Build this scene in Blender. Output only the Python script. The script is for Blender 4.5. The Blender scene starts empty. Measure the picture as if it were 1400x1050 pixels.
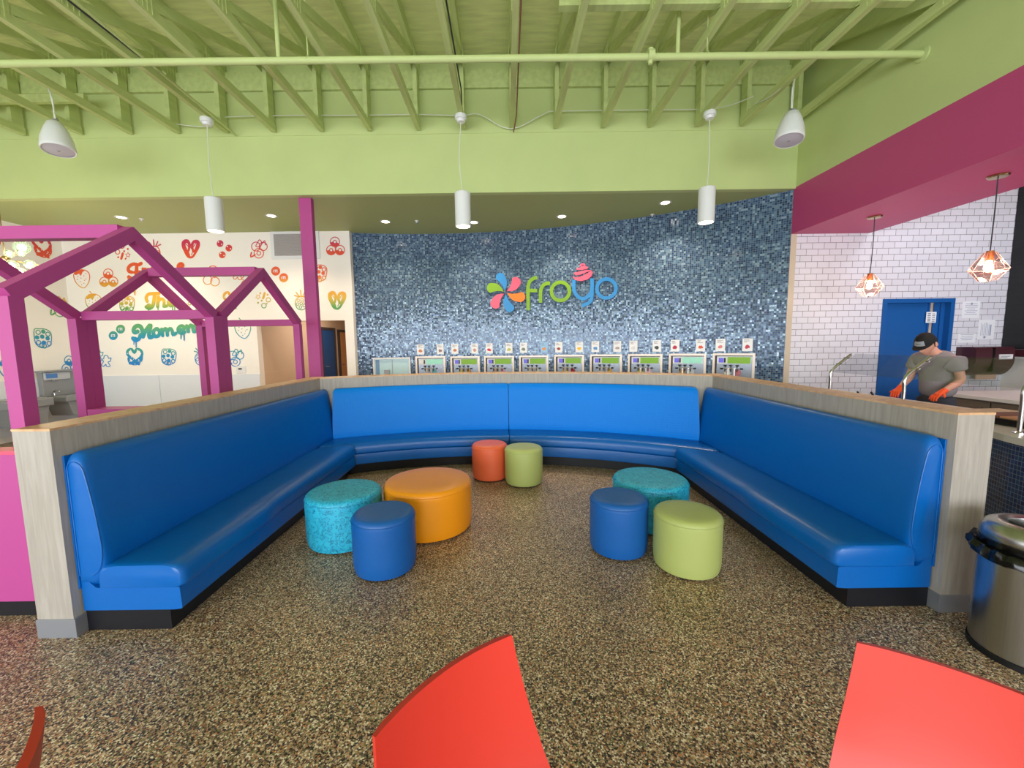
import bpy, bmesh, math, random
from mathutils import Vector, Matrix
random.seed(7)
SC = bpy.context.scene
COL = SC.collection
PI = math.pi
R = math.radians

# ------------------------------------------------------------------ camera
cam_d = bpy.data.cameras.new('camera')
cam = bpy.data.objects.new('camera', cam_d)
COL.objects.link(cam)
cam.location = (0, 0, 1.55)
pitch, roll = math.atan(55.5 / 550.0), R(.75)
cam.rotation_mode = 'QUATERNION'
cam.rotation_quaternion = (Matrix.Rotation(R(90) - pitch, 4, 'X') @ Matrix.Rotation(-roll, 4, 'Z')).to_quaternion()
cam_d.sensor_fit = 'HORIZONTAL'
cam_d.sensor_width = 36
cam_d.lens = 36 * 550.0 / 1400.0
cam_d.shift_x = 10 / 1400.0
cam_d.clip_start = .05
SC.camera = cam

# ------------------------------------------------------------------ world, daylight, exposure
w = bpy.data.worlds.new('world'); SC.world = w; w.use_nodes = True
w.node_tree.nodes['Background'].inputs[0].default_value = (.86, .92, 1, 1)
w.node_tree.nodes['Background'].inputs[1].default_value = .9
def area(name, loc, rot, sx, sy, power, col=(1, 1, 1)):
    d = bpy.data.lights.new(name, 'AREA'); d.shape = 'RECTANGLE'; d.size = sx; d.size_y = sy
    d.energy = power; d.color = col
    o = bpy.data.objects.new(name, d); o.location = loc; o.rotation_euler = rot; COL.objects.link(o)
    return o
# daylight through the storefront glazing behind the camera
area('storefront_daylight', (-1.5, -6.0, 1.65), (R(90), 0, 0), 13, 2.7, 880, (.90, .95, 1))
area('side_fill_light', (-8.3, -2.6, 1.7), (R(90), 0, R(-90)), 6, 2.8, 80, (.93, .96, 1))  # added fill from an invented opening on the left, lifts the ambient light
SC.view_settings.view_transform = 'Standard'
SC.view_settings.look = 'None'
SC.view_settings.gamma = 1
SC.view_settings.use_curve_mapping = False
SC.view_settings.exposure = 0.22

# ------------------------------------------------------------------ materials
def lin(c):
    return tuple(((v / 255) / 12.92 if v / 255 <= .04045 else ((v / 255 + .055) / 1.055) ** 2.4) for v in c) + (1,)
def nt(name):
    m = bpy.data.materials.new(name); m.use_nodes = True
    return m, m.node_tree.nodes, m.node_tree.links, m.node_tree.nodes['Principled BSDF']
def mat(name, c, rough=.5, metal=0, emit=0, ecol=None, bump=0, bscale=200, var=0, vscale=3, trans=0, ior=1.45, coat=0, alpha=1, aniso=None):
    m, N, Lk, b = nt(name)
    b.inputs['Base Color'].default_value = lin(c)
    b.inputs['Roughness'].default_value = rough
    b.inputs['Metallic'].default_value = metal
    b.inputs['IOR'].default_value = ior
    b.inputs['Transmission Weight'].default_value = trans
    b.inputs['Coat Weight'].default_value = coat
    b.inputs['Alpha'].default_value = alpha
    if emit:
        b.inputs['Emission Color'].default_value = lin(ecol or c)
        b.inputs['Emission Strength'].default_value = emit
    tc = N.new('ShaderNodeTexCoord')
    if bump:
        n = N.new('ShaderNodeTexNoise'); n.inputs['Scale'].default_value = bscale
        bp = N.new('ShaderNodeBump'); bp.inputs['Strength'].default_value = bump; bp.inputs['Distance'].default_value = .002
        Lk.new(tc.outputs['Object'], n.inputs['Vector']); Lk.new(n.outputs['Fac'], bp.inputs['Height']); Lk.new(bp.outputs[0], b.inputs['Normal'])
    if var:
        n = N.new('ShaderNodeTexNoise'); n.inputs['Scale'].default_value = vscale; n.inputs['Detail'].default_value = 4
        if aniso:
            mp = N.new('ShaderNodeMapping'); mp.inputs['Scale'].default_value = aniso
            Lk.new(tc.outputs['Object'], mp.inputs['Vector']); Lk.new(mp.outputs[0], n.inputs['Vector'])
        else:
            Lk.new(tc.outputs['Object'], n.inputs['Vector'])
        mx = N.new('ShaderNodeMix'); mx.data_type = 'RGBA'
        k = 1 - var
        mx.inputs['A'].default_value = tuple(v * k for v in lin(c)[:3]) + (1,)
        mx.inputs['B'].default_value = tuple(min(1, v * (1 + var)) for v in lin(c)[:3]) + (1,)
        mr = N.new('ShaderNodeMapRange'); mr.inputs['From Min'].default_value = .3; mr.inputs['From Max'].default_value = .7
        Lk.new(n.outputs['Fac'], mr.inputs[0]); Lk.new(mr.outputs[0], mx.inputs['Factor']); Lk.new(mx.outputs['Result'], b.inputs['Base Color'])
    return m
M = {}
M['green'] = mat('green_wall_paint', (192, 207, 140), .55, bump=.15, bscale=60, var=.04, vscale=1.5)
M['green_wood'] = mat('green_painted_timber', (192, 206, 138), .6, bump=.25, bscale=25, var=.1, vscale=2, aniso=(8, 1, 8))
M['green_deck'] = mat('green_painted_plywood', (214, 222, 158), .65, bump=.25, bscale=14, var=.12, vscale=3, aniso=(1, 6, 1))
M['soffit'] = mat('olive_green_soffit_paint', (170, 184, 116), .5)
M['magenta'] = mat('magenta_wall_paint', (190, 72, 124), .5, bump=.1, bscale=60)
M['pink'] = mat('pink_gloss_paint', (178, 68, 138), .45, bump=.06, bscale=40)
M['white_wall'] = mat('warm_white_wall_paint', (244, 240, 234), .6)
M['wains'] = mat('white_wainscot_panel', (222, 228, 238), .35)
M['tan'] = mat('tan_corridor_paint', (206, 180, 154), .6)
M['white'] = mat('white_plastic', (228, 230, 232), .4)
M['paper'] = mat('white_paper', (235, 238, 244), .6)
M['black'] = mat('black_plastic', (16, 17, 20), .45)
M['kick'] = mat('black_vinyl_kick', (20, 21, 28), .35)
M['plinth'] = mat('brushed_grey_metal_plinth', (150, 152, 160), .4, metal=.5)
M['door_blue'] = mat('blue_door_paint', (20, 88, 160), .4)
M['door_navy'] = mat('navy_corridor_door_paint', (14, 70, 128), .45)
M['door_wood'] = mat('orange_brown_wood_door', (200, 138, 78), .45, var=.15, vscale=4, aniso=(6, 6, .6))
M['door_dark'] = mat('dark_door_frame', (60, 50, 50), .5)
M['steel'] = mat('brushed_stainless_steel', (178, 178, 176), .28, metal=1, var=.06, vscale=6, aniso=(60, 60, .4))
M['steel_dark'] = mat('grey_fountain_steel', (150, 152, 156), .4, metal=.35)
M['chrome'] = mat('polished_chrome', (205, 205, 205), .12, metal=1)
M['brass'] = mat('satin_nickel', (190, 160, 120), .25, metal=1)
M['copper'] = mat('copper_socket', (205, 130, 80), .3, metal=1)
M['cord'] = mat('dark_woven_cord', (60, 60, 68), .7)
M['cable'] = mat('white_cable', (215, 220, 205), .5)
M['counter'] = mat('white_quartz_counter', (222, 214, 208), .25)
M['cab'] = mat('grey_brown_laminate_cabinet', (112, 96, 82), .5, var=.12, vscale=3, aniso=(1, 1, 8))
M['lampglow'] = mat('warm_lamp_lens', (255, 228, 200), .4, emit=14, ecol=(255, 226, 196))
M['bulb'] = mat('glowing_bulb', (255, 225, 190), .4, emit=16, ecol=(255, 214, 170))
M['coral'] = mat('coral_red_moulded_plastic', (202, 54, 40), .42)
M['chairleg'] = mat('chair_leg_metal', (170, 170, 172), .3, metal=1)
M['maroon'] = mat('smoked_maroon_plastic', (70, 34, 42), .3)
M['board'] = mat('black_menu_board', (22, 24, 27), .5, var=.3, vscale=2, aniso=(1, 1, 12))
M['bag'] = mat('black_bin_liner', (8, 8, 10), .22, bump=1, bscale=18)
M['gloss_black'] = mat('gloss_black', (6, 6, 8), .2)

def glass(name, c, rough=.02, alpha=.18):
    m, N, Lk, b = nt(name)
    b.inputs['Base Color'].default_value = lin(c); b.inputs['Roughness'].default_value = rough
    b.inputs['Alpha'].default_value = alpha; b.inputs['IOR'].default_value = 1.5
    return m
def thin_glass(name, tint, base, edge):
    m, N, Lk, b = nt(name); N.remove(b)
    out = N['Material Output']; tr = N.new('ShaderNodeBsdfTransparent'); tr.inputs[0].default_value = lin(tint)
    gl = N.new('ShaderNodeBsdfGlossy'); gl.inputs['Roughness'].default_value = .03; gl.inputs['Color'].default_value = (1, 1, 1, 1)
    lw_ = N.new('ShaderNodeLayerWeight'); lw_.inputs['Blend'].default_value = .35
    mr = N.new('ShaderNodeMapRange'); mr.inputs['To Min'].default_value = base; mr.inputs['To Max'].default_value = edge
    mx = N.new('ShaderNodeMixShader'); Lk.new(lw_.outputs['Fresnel'], mr.inputs[0]); Lk.new(mr.outputs[0], mx.inputs[0]); Lk.new(tr.outputs[0], mx.inputs[1]); Lk.new(gl.outputs[0], mx.inputs[2])
    Lk.new(mx.outputs[0], out.inputs['Surface']); return m
M['guard'] = thin_glass('clear_guard_glass', (240, 241, 242), .03, .10)
M['shade'] = thin_glass('pale_pink_clear_glass', (248, 232, 226), .10, .55)
M['globe'] = glass('smoky_globe_glass', (150, 190, 175), .03, .4)

def vinyl(name, c, pattern=0, rough=.33):
    m, N, Lk, b = nt(name)
    b.inputs['Base Color'].default_value = lin(c); b.inputs['Roughness'].default_value = rough
    b.inputs['Specular IOR Level'].default_value = .2 if pattern else .45
    tc = N.new('ShaderNodeTexCoord')
    n = N.new('ShaderNodeTexNoise'); n.inputs['Scale'].default_value = 7; n.inputs['Detail'].default_value = 3
    Lk.new(tc.outputs['Object'], n.inputs['Vector'])
    bp = N.new('ShaderNodeBump'); bp.inputs['Strength'].default_value = .28; bp.inputs['Distance'].default_value = .012
    Lk.new(n.outputs['Fac'], bp.inputs['Height'])
    last = bp
    if pattern:   # embossed basket-weave of the vinyl
        v = N.new('ShaderNodeTexVoronoi'); v.inputs['Scale'].default_value = 34; v.inputs['Randomness'].default_value = .12
        Lk.new(tc.outputs['Object'], v.inputs['Vector'])
        b2 = N.new('ShaderNodeBump'); b2.inputs['Strength'].default_value = pattern; b2.inputs['Distance'].default_value = .004
        Lk.new(v.outputs['Distance'], b2.inputs['Height']); Lk.new(bp.outputs[0], b2.inputs['Normal']); last = b2
    Lk.new(last.outputs[0], b.inputs['Normal'])
    return m
M['vblue'] = vinyl('royal_blue_vinyl', (0, 95, 178))
M['vblue_weave'] = vinyl('royal_blue_embossed_vinyl', (0, 130, 232), .4, .5)
M['st_blue'] = vinyl('stool_royal_blue_vinyl', (14, 90, 168), 0, .42)
M['st_orange'] = vinyl('stool_orange_vinyl', (240, 150, 16), 0, .4)
M['st_coral'] = vinyl('stool_coral_vinyl', (230, 102, 62), 0, .45)
M['st_green'] = vinyl('stool_lime_green_vinyl', (174, 184, 108), 0, .45)

def teal_mat():
    m, N, Lk, b = nt('stool_turquoise_crackle_fabric')
    tc = N.new('ShaderNodeTexCoord')
    n = N.new('ShaderNodeTexNoise'); n.inputs['Scale'].default_value = 22; n.inputs['Detail'].default_value = 5; n.inputs['Distortion'].default_value = 1.4
    Lk.new(tc.outputs['Object'], n.inputs['Vector'])
    r = N.new('ShaderNodeValToRGB'); e = r.color_ramp.elements
    e[0].position = .0; e[0].color = lin((38, 166, 206)); e[1].position = 1; e[1].color = lin((46, 180, 218))
    for p, c in ((.455, (42, 174, 214)), (.49, (14, 104, 146)), (.53, (46, 182, 218))):
        x = e.new(p); x.color = lin(c)
    Lk.new(n.outputs['Fac'], r.inputs[0]); Lk.new(r.outputs[0], b.inputs['Base Color'])
    b.inputs['Roughness'].default_value = .5
    return m
M['st_teal'] = teal_mat()

def floor_mat():
    m, N, Lk, b = nt('speckled_chip_terrazzo')
    tc = N.new('ShaderNodeTexCoord')
    v = N.new('ShaderNodeTexVoronoi'); v.inputs['Scale'].default_value = 165
    Lk.new(tc.outputs['Object'], v.inputs['Vector'])
    sp = N.new('ShaderNodeSeparateColor'); Lk.new(v.outputs['Color'], sp.inputs[0])
    r = N.new('ShaderNodeValToRGB'); r.color_ramp.interpolation = 'CONSTANT'
    cols = [(0, (34, 27, 24)), (.18, (88, 64, 50)), (.32, (138, 108, 82)), (.47, (180, 149, 118)), (.63, (212, 184, 154)),
            (.75, (126, 130, 86)), (.81, (194, 130, 86)), (.87, (236, 222, 198)), (.95, (96, 88, 90))]
    e = r.color_ramp.elements
    e[0].color = lin(cols[0][1]); e[1].position = cols[1][0]; e[1].color = lin(cols[1][1])
    for p, c in cols[2:]:
        x = e.new(p); x.color = lin(c)
    Lk.new(sp.outputs[0], r.inputs[0])
    # slow drift in tone across the slab
    n = N.new('ShaderNodeTexNoise'); n.inputs['Scale'].default_value = 1.3; n.inputs['Detail'].default_value = 5
    Lk.new(tc.outputs['Object'], n.inputs['Vector'])
    mr = N.new('ShaderNodeMapRange'); mr.inputs['From Min'].default_value = .3; mr.inputs['From Max'].default_value = .7
    mr.inputs['To Min'].default_value = .82; mr.inputs['To Max'].default_value = 1.18
    Lk.new(n.outputs['Fac'], mr.inputs[0])
    mu = N.new('ShaderNodeVectorMath'); mu.operation = 'SCALE'
    Lk.new(r.outputs[0], mu.inputs[0]); Lk.new(mr.outputs[0], mu.inputs['Scale'])
    Lk.new(mu.outputs[0], b.inputs['Base Color'])
    b.inputs['Roughness'].default_value = .42
    bp = N.new('ShaderNodeBump'); bp.inputs['Strength'].default_value = .35; bp.inputs['Distance'].default_value = .002
    Lk.new(sp.outputs[1], bp.inputs['Height']); Lk.new(bp.outputs[0], b.inputs['Normal'])
    return m
M['floor'] = floor_mat()

def wood_mat(name, a, c2, c3, ax):
    m, N, Lk, b = nt(name)
    tc = N.new('ShaderNodeTexCoord')
    mp = N.new('ShaderNodeMapping'); mp.inputs['Scale'].default_value = ax
    Lk.new(tc.outputs['Object'], mp.inputs['Vector'])
    n = N.new('ShaderNodeTexNoise'); n.inputs['Scale'].default_value = 3; n.inputs['Detail'].default_value = 7; n.inputs['Distortion'].default_value = .8
    Lk.new(mp.outputs[0], n.inputs['Vector'])
    r = N.new('ShaderNodeValToRGB'); e = r.color_ramp.elements
    e[0].position = .33; e[0].color = lin(a); e[1].position = .66; e[1].color = lin(c3)
    x = e.new(.5); x.color = lin(c2)
    Lk.new(n.outputs['Fac'], r.inputs[0]); Lk.new(r.outputs[0], b.inputs['Base Color'])
    b.inputs['Roughness'].default_value = .45
    return m
M['oak'] = wood_mat('greyed_oak_laminate', (158, 149, 140), (166, 158, 149), (174, 166, 158), (16, 16, 1.1))
M['oak_cap'] = wood_mat('warm_oak_edge_cap', (196, 150, 108), (212, 168, 124), (222, 182, 140), (5, 5, 5))

def mosaic_mat():
    m, N, Lk, b = nt('blue_glass_mosaic')
    uv = N.new('ShaderNodeUVMap'); uv.uv_map = 'UVMap'
    sc = N.new('ShaderNodeVectorMath'); sc.operation = 'SCALE'; sc.inputs['Scale'].default_value = 1 / .031
    Lk.new(uv.outputs[0], sc.inputs[0])
    fl = N.new('ShaderNodeVectorMath'); fl.operation = 'FLOOR'; Lk.new(sc.outputs[0], fl.inputs[0])
    fr = N.new('ShaderNodeVectorMath'); fr.operation = 'FRACTION'; Lk.new(sc.outputs[0], fr.inputs[0])
    wn = N.new('ShaderNodeTexWhiteNoise'); wn.noise_dimensions = '2D'; Lk.new(fl.outputs[0], wn.inputs['Vector'])
    r = N.new('ShaderNodeValToRGB'); r.color_ramp.interpolation = 'CONSTANT'; e = r.color_ramp.elements
    cols = [(0, (38, 62, 96)), (.2, (58, 88, 124)), (.42, (78, 110, 142)), (.62, (102, 130, 154)), (.8, (50, 78, 116)), (.92, (134, 162, 184))]
    e[0].color = lin(cols[0][1]); e[1].position = cols[1][0]; e[1].color = lin(cols[1][1])
    for p, c in cols[2:]:
        x = e.new(p); x.color = lin(c)
    Lk.new(wn.outputs['Value'], r.inputs[0])
    # grout
    s = N.new('ShaderNodeSeparateXYZ'); Lk.new(fr.outputs[0], s.inputs[0])
    def edge(o):
        a = N.new('ShaderNodeMath'); a.operation = 'SUBTRACT'; a.inputs[1].default_value = .5; Lk.new(o, a.inputs[0])
        c = N.new('ShaderNodeMath'); c.operation = 'ABSOLUTE'; Lk.new(a.outputs[0], c.inputs[0]); return c
    ex, ey = edge(s.outputs[0]), edge(s.outputs[1])
    mxx = N.new('ShaderNodeMath'); mxx.operation = 'MAXIMUM'; Lk.new(ex.outputs[0], mxx.inputs[0]); Lk.new(ey.outputs[0], mxx.inputs[1])
    gt = N.new('ShaderNodeMath'); gt.operation = 'GREATER_THAN'; gt.inputs[1].default_value = .445; Lk.new(mxx.outputs[0], gt.inputs[0])
    mx = N.new('ShaderNodeMix'); mx.data_type = 'RGBA'; mx.inputs['B'].default_value = lin((120, 130, 138))
    Lk.new(gt.outputs[0], mx.inputs['Factor']); Lk.new(r.outputs[0], mx.inputs['A']); Lk.new(mx.outputs['Result'], b.inputs['Base Color'])
    ro = N.new('ShaderNodeMapRange'); ro.inputs['To Min'].default_value = .12; ro.inputs['To Max'].default_value = .8
    Lk.new(gt.outputs[0], ro.inputs[0]); Lk.new(ro.outputs[0], b.inputs['Roughness'])
    # every glass chip is set at a slightly different tilt
    ge = N.new('ShaderNodeNewGeometry')
    sb = N.new('ShaderNodeVectorMath'); sb.operation = 'SUBTRACT'; sb.inputs[1].default_value = (.5, .5, .5); Lk.new(wn.outputs['Color'], sb.inputs[0])
    s2 = N.new('ShaderNodeVectorMath'); s2.operation = 'SCALE'; s2.inputs['Scale'].default_value = .08; Lk.new(sb.outputs[0], s2.inputs[0])
    ad = N.new('ShaderNodeVectorMath'); ad.operation = 'ADD'; Lk.new(ge.outputs['Normal'], ad.inputs[0]); Lk.new(s2.outputs[0], ad.inputs[1])
    no = N.new('ShaderNodeVectorMath'); no.operation = 'NORMALIZE'; Lk.new(ad.outputs[0], no.inputs[0]); Lk.new(no.outputs[0], b.inputs['Normal'])
    b.inputs['Specular IOR Level'].default_value = .45
    b.inputs['Metallic'].default_value = .1
    return m
M['mosaic'] = mosaic_mat()

def subway_mat():
    m, N, Lk, b = nt('white_subway_tile')
    tc = N.new('ShaderNodeTexCoord'); s = N.new('ShaderNodeSeparateXYZ'); Lk.new(tc.outputs['Object'], s.inputs[0])
    ad = N.new('ShaderNodeMath'); ad.operation = 'ADD'; Lk.new(s.outputs[0], ad.inputs[0]); Lk.new(s.outputs[1], ad.inputs[1])
    c = N.new('ShaderNodeCombineXYZ'); Lk.new(ad.outputs[0], c.inputs[0]); Lk.new(s.outputs[2], c.inputs[1])
    br = N.new('ShaderNodeTexBrick'); br.inputs['Scale'].default_value = 1
    br.inputs['Brick Width'].default_value = .172; br.inputs['Row Height'].default_value = .0895
    br.inputs['Mortar Size'].default_value = .0028; br.inputs['Mortar Smooth'].default_value = 0
    br.inputs['Color1'].default_value = lin((220, 220, 230)); br.inputs['Color2'].default_value = lin((226, 226, 236)); br.inputs['Mortar'].default_value = lin((112, 108, 110))
    Lk.new(c.outputs[0], br.inputs['Vector']); Lk.new(br.outputs['Color'], b.inputs['Base Color'])
    b.inputs['Roughness'].default_value = .22
    return m
M['subway'] = subway_mat()

def small_tile_mat():
    m, N, Lk, b = nt('navy_square_mosaic')
    tc = N.new('ShaderNodeTexCoord'); s = N.new('ShaderNodeSeparateXYZ'); Lk.new(tc.outputs['Object'], s.inputs[0])
    ad = N.new('ShaderNodeMath'); ad.operation = 'ADD'; Lk.new(s.outputs[0], ad.inputs[0]); Lk.new(s.outputs[1], ad.inputs[1])
    c = N.new('ShaderNodeCombineXYZ'); Lk.new(ad.outputs[0], c.inputs[0]); Lk.new(s.outputs[2], c.inputs[1])
    br = N.new('ShaderNodeTexBrick'); br.inputs['Scale'].default_value = 1; br.offset = 0
    br.inputs['Brick Width'].default_value = .031; br.inputs['Row Height'].default_value = .031
    br.inputs['Mortar Size'].default_value = .0016; br.inputs['Mortar Smooth'].default_value = 0
    br.inputs['Color1'].default_value = lin((24, 48, 92)); br.inputs['Color2'].default_value = lin((44, 78, 128)); br.inputs['Mortar'].default_value = lin((130, 140, 150))
    Lk.new(c.outputs[0], br.inputs['Vector']); Lk.new(br.outputs['Color'], b.inputs['Base Color'])
    b.inputs['Roughness'].default_value = .2
    return m
M['navy_tile'] = small_tile_mat()

def mural_ink():
    m, N, Lk, b = nt('rainbow_mural_vinyl')
    g = N.new('ShaderNodeNewGeometry'); s = N.new('ShaderNodeSeparateXYZ'); Lk.new(g.outputs['Position'], s.inputs[0])
    mr = N.new('ShaderNodeMapRange'); mr.inputs['From Min'].default_value = 1.2; mr.inputs['From Max'].default_value = 3.6
    Lk.new(s.outputs[2], mr.inputs[0])
    r = N.new('ShaderNodeValToRGB'); e = r.color_ramp.elements
    st = [(1.25, (24, 130, 205)), (1.42, (30, 145, 190)), (1.52, (60, 160, 140)), (1.66, (22, 140, 215)), (1.80, (40, 150, 165)), (1.95, (90, 165, 110)),
          (2.30, (90, 160, 80)), (2.45, (215, 180, 60)), (2.60, (235, 165, 50)), (2.75, (225, 165, 50)), (2.9, (232, 96, 40)), (3.2, (230, 85, 45)), (3.38, (225, 70, 45)), (3.5, (205, 50, 84))]
    for i, (z, c) in enumerate(st):
        p = (z - 1.2) / 2.4
        x = e[i] if i < 2 else e.new(p)
        x.position = p; x.color = lin(c)
    Lk.new(mr.outputs[0], r.inputs[0]); Lk.new(r.outputs[0], b.inputs['Base Color']); b.inputs['Roughness'].default_value = .5
    return m
M['ink'] = mural_ink()

# ------------------------------------------------------------------ mesh helpers
class MB:
    def __init__(s): s.bm = bmesh.new()
    def box(s, x0, x1, y0, y1, z0, z1, bev=0, seg=2):
        b = bmesh.new()
        v = [b.verts.new(p) for p in ((x0, y0, z0), (x1, y0, z0), (x1, y1, z0), (x0, y1, z0), (x0, y0, z1), (x1, y0, z1), (x1, y1, z1), (x0, y1, z1))]
        for f in ((3, 2, 1, 0), (4, 5, 6, 7), (0, 1, 5, 4), (1, 2, 6, 5), (2, 3, 7, 6), (3, 0, 4, 7)): b.faces.new([v[i] for i in f])
        if bev: bmesh.ops.bevel(b, geom=b.edges[:], offset=bev, segments=seg, affect='EDGES', profile=.7)
        s.merge(b); return s
    def merge(s, b, mx=None):
        if mx is not None: bmesh.ops.transform(b, matrix=mx, verts=b.verts)
        me = bpy.data.meshes.new('t'); b.to_mesh(me); b.free(); s.bm.from_mesh(me); bpy.data.meshes.remove(me)
    def beam(s, p, q, w, h, up=(0, 0, 1)):
        """rectangular bar from p to q, w across, h along up"""
        p, q = Vector(p), Vector(q); d = (q - p).normalized(); u = Vector(up)
        sd = d.cross(u).normalized(); u = sd.cross(d).normalized()
        vs = [s.bm.verts.new(c + sd * a * w / 2 + u * b * h / 2) for c in (p, q) for a, b in ((-1, -1), (1, -1), (1, 1), (-1, 1))]
        for f in ((0, 1, 2, 3), (7, 6, 5, 4), (0, 4, 5, 1), (1, 5, 6, 2), (2, 6, 7, 3), (3, 7, 4, 0)): s.bm.faces.new([vs[i] for i in f])
        return s
    def lathe(s, prof, seg=40, c=(0, 0, 0), mx=None):
        b = bmesh.new(); rings = []
        for r, z in prof:
            if r < 1e-5: rings.append([b.verts.new((0, 0, z))])
            else: rings.append([b.verts.new((r * math.cos(2 * PI * i / seg), r * math.sin(2 * PI * i / seg), z)) for i in range(seg)])
        for A, B in zip(rings, rings[1:]):
            for i in range(seg):
                j = (i + 1) % seg
                if len(A) == 1 and len(B) == 1: continue
                if len(A) == 1: b.faces.new((A[0], B[j], B[i]))
                elif len(B) == 1: b.faces.new((A[i], A[j], B[0]))
                else: b.faces.new((A[i], A[j], B[j], B[i]))
        m = Matrix.Translation(c)
        if mx is not None: m = m @ mx
        s.merge(b, m); return s
    def tube(s, pts, r, seg=8, caps=True):
        pts = [Vector(p) for p in pts]; rings = []
        rr = r if isinstance(r, (list, tuple)) else [r] * len(pts)
        prev = None
        for i, p in enumerate(pts):
            t = (pts[min(i + 1, len(pts) - 1)] - pts[max(i - 1, 0)]).normalized()
            if prev is None:
                a = Vector((0, 0, 1)) if abs(t.z) < .9 else Vector((1, 0, 0)); n = t.cross(a).normalized()
            else:
                n = (prev - t * prev.dot(t)).normalized()
            prev = n; bn = t.cross(n)
            rings.append([s.bm.verts.new(p + (n * math.cos(2 * PI * k / seg) + bn * math.sin(2 * PI * k / seg)) * rr[i]) for k in range(seg)])
        for A, B in zip(rings, rings[1:]):
            for k in range(seg):
                s.bm.faces.new((A[k], A[(k + 1) % seg], B[(k + 1) % seg], B[k]))
        if caps:
            s.bm.faces.new(rings[0][::-1]); s.bm.faces.new(rings[-1])
        return s
    def prism(s, poly, thick, mx):
        """poly in local xy, extruded to -z by thick, placed by matrix mx"""
        b = bmesh.new()
        A = [b.verts.new((x, y, 0)) for x, y in poly]; B = [b.verts.new((x, y, -thick)) for x, y in poly]
        b.faces.new(A); b.faces.new(B[::-1]); n = len(A)
        for i in range(n): b.faces.new((A[i], B[i], B[(i + 1) % n], A[(i + 1) % n]))
        s.merge(b, mx); return s
    def sweep(s, frames, cap=True):
        """frames: list of rings (lists of 3-D points, same length)"""
        rs = [[s.bm.verts.new(p) for p in f] for f in frames]; n = len(rs[0])
        for A, B in zip(rs, rs[1:]):
            for k in range(n): s.bm.faces.new((A[k], A[(k + 1) % n], B[(k + 1) % n], B[k]))
        if cap: s.bm.faces.new(rs[0][::-1]); s.bm.faces.new(rs[-1])
        return s
    def xform(s, mx): bmesh.ops.transform(s.bm, matrix=mx, verts=s.bm.verts); return s
    def build(s, name, m, parent=None, smooth=False, uv=None):
        bmesh.ops.recalc_face_normals(s.bm, faces=s.bm.faces)
        me = bpy.data.meshes.new(name); s.bm.to_mesh(me); s.bm.free()
        me.materials.append(m)
        if smooth:
            for p in me.polygons: p.use_smooth = True
            try: me.set_sharp_from_angle(angle=R(42))
            except Exception: pass
        o = bpy.data.objects.new(name, me); COL.objects.link(o)
        if parent is not None: o.parent = parent
        return o
def tag(o, label=None, cat=None, group=None, kind=None):
    if label: o['label'] = label
    if cat: o['category'] = cat
    if group: o['group'] = group
    if kind: o['kind'] = kind
    return o
def thing(name, label, cat, loc=(0, 0, 0), rz=0, group=None):
    o = bpy.data.objects.new(name, None); COL.objects.link(o); o.location = loc; o.rotation_euler = (0, 0, rz)
    o.empty_display_size = .1
    return tag(o, label, cat, group)
def struct(o): o['kind'] = 'structure'; return o
def copy_tree(o, parent=None):
    c = o.copy(); COL.objects.link(c)
    if parent is not None: c.parent = parent
    for ch in [k for k in list(COL.objects) if k.parent is o]: copy_tree(ch, c)
    return c
def spline(pts, n=6, closed=False):
    P = [Vector(p) for p in pts]; out = []; L = len(P)
    for i in range(L if closed else L - 1):
        if closed: a, b, c, d = P[i - 1], P[i], P[(i + 1) % L], P[(i + 2) % L]
        else: a, b, c, d = P[max(i - 1, 0)], P[i], P[i + 1], P[min(i + 2, L - 1)]
        for k in range(n):
            t = k / n
            out.append(.5 * ((2 * b) + (c - a) * t + (2 * a - 5 * b + 4 * c - d) * t * t + (3 * b - a - 3 * c + d) * t ** 3))
    if not closed: out.append(P[-1])
    return out
def roundpoly(pts, rad, n=5):
    out = []; L = len(pts)
    for i in range(L):
        p = Vector(pts[i]); a = Vector(pts[i - 1]); b = Vector(pts[(i + 1) % L]); r = rad[i] if isinstance(rad, (list, tuple)) else rad
        if r <= 0: out.append(tuple(p)); continue
        u = (a - p); v = (b - p); ru = min(r, u.length * .49); rv = min(r, v.length * .49)
        s, e = p + u.normalized() * ru, p + v.normalized() * rv
        for k in range(n + 1):
            t = k / n; q = s * (1 - t) ** 2 + p * 2 * t * (1 - t) + e * t * t
            out.append(tuple(q))
    return out

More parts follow.
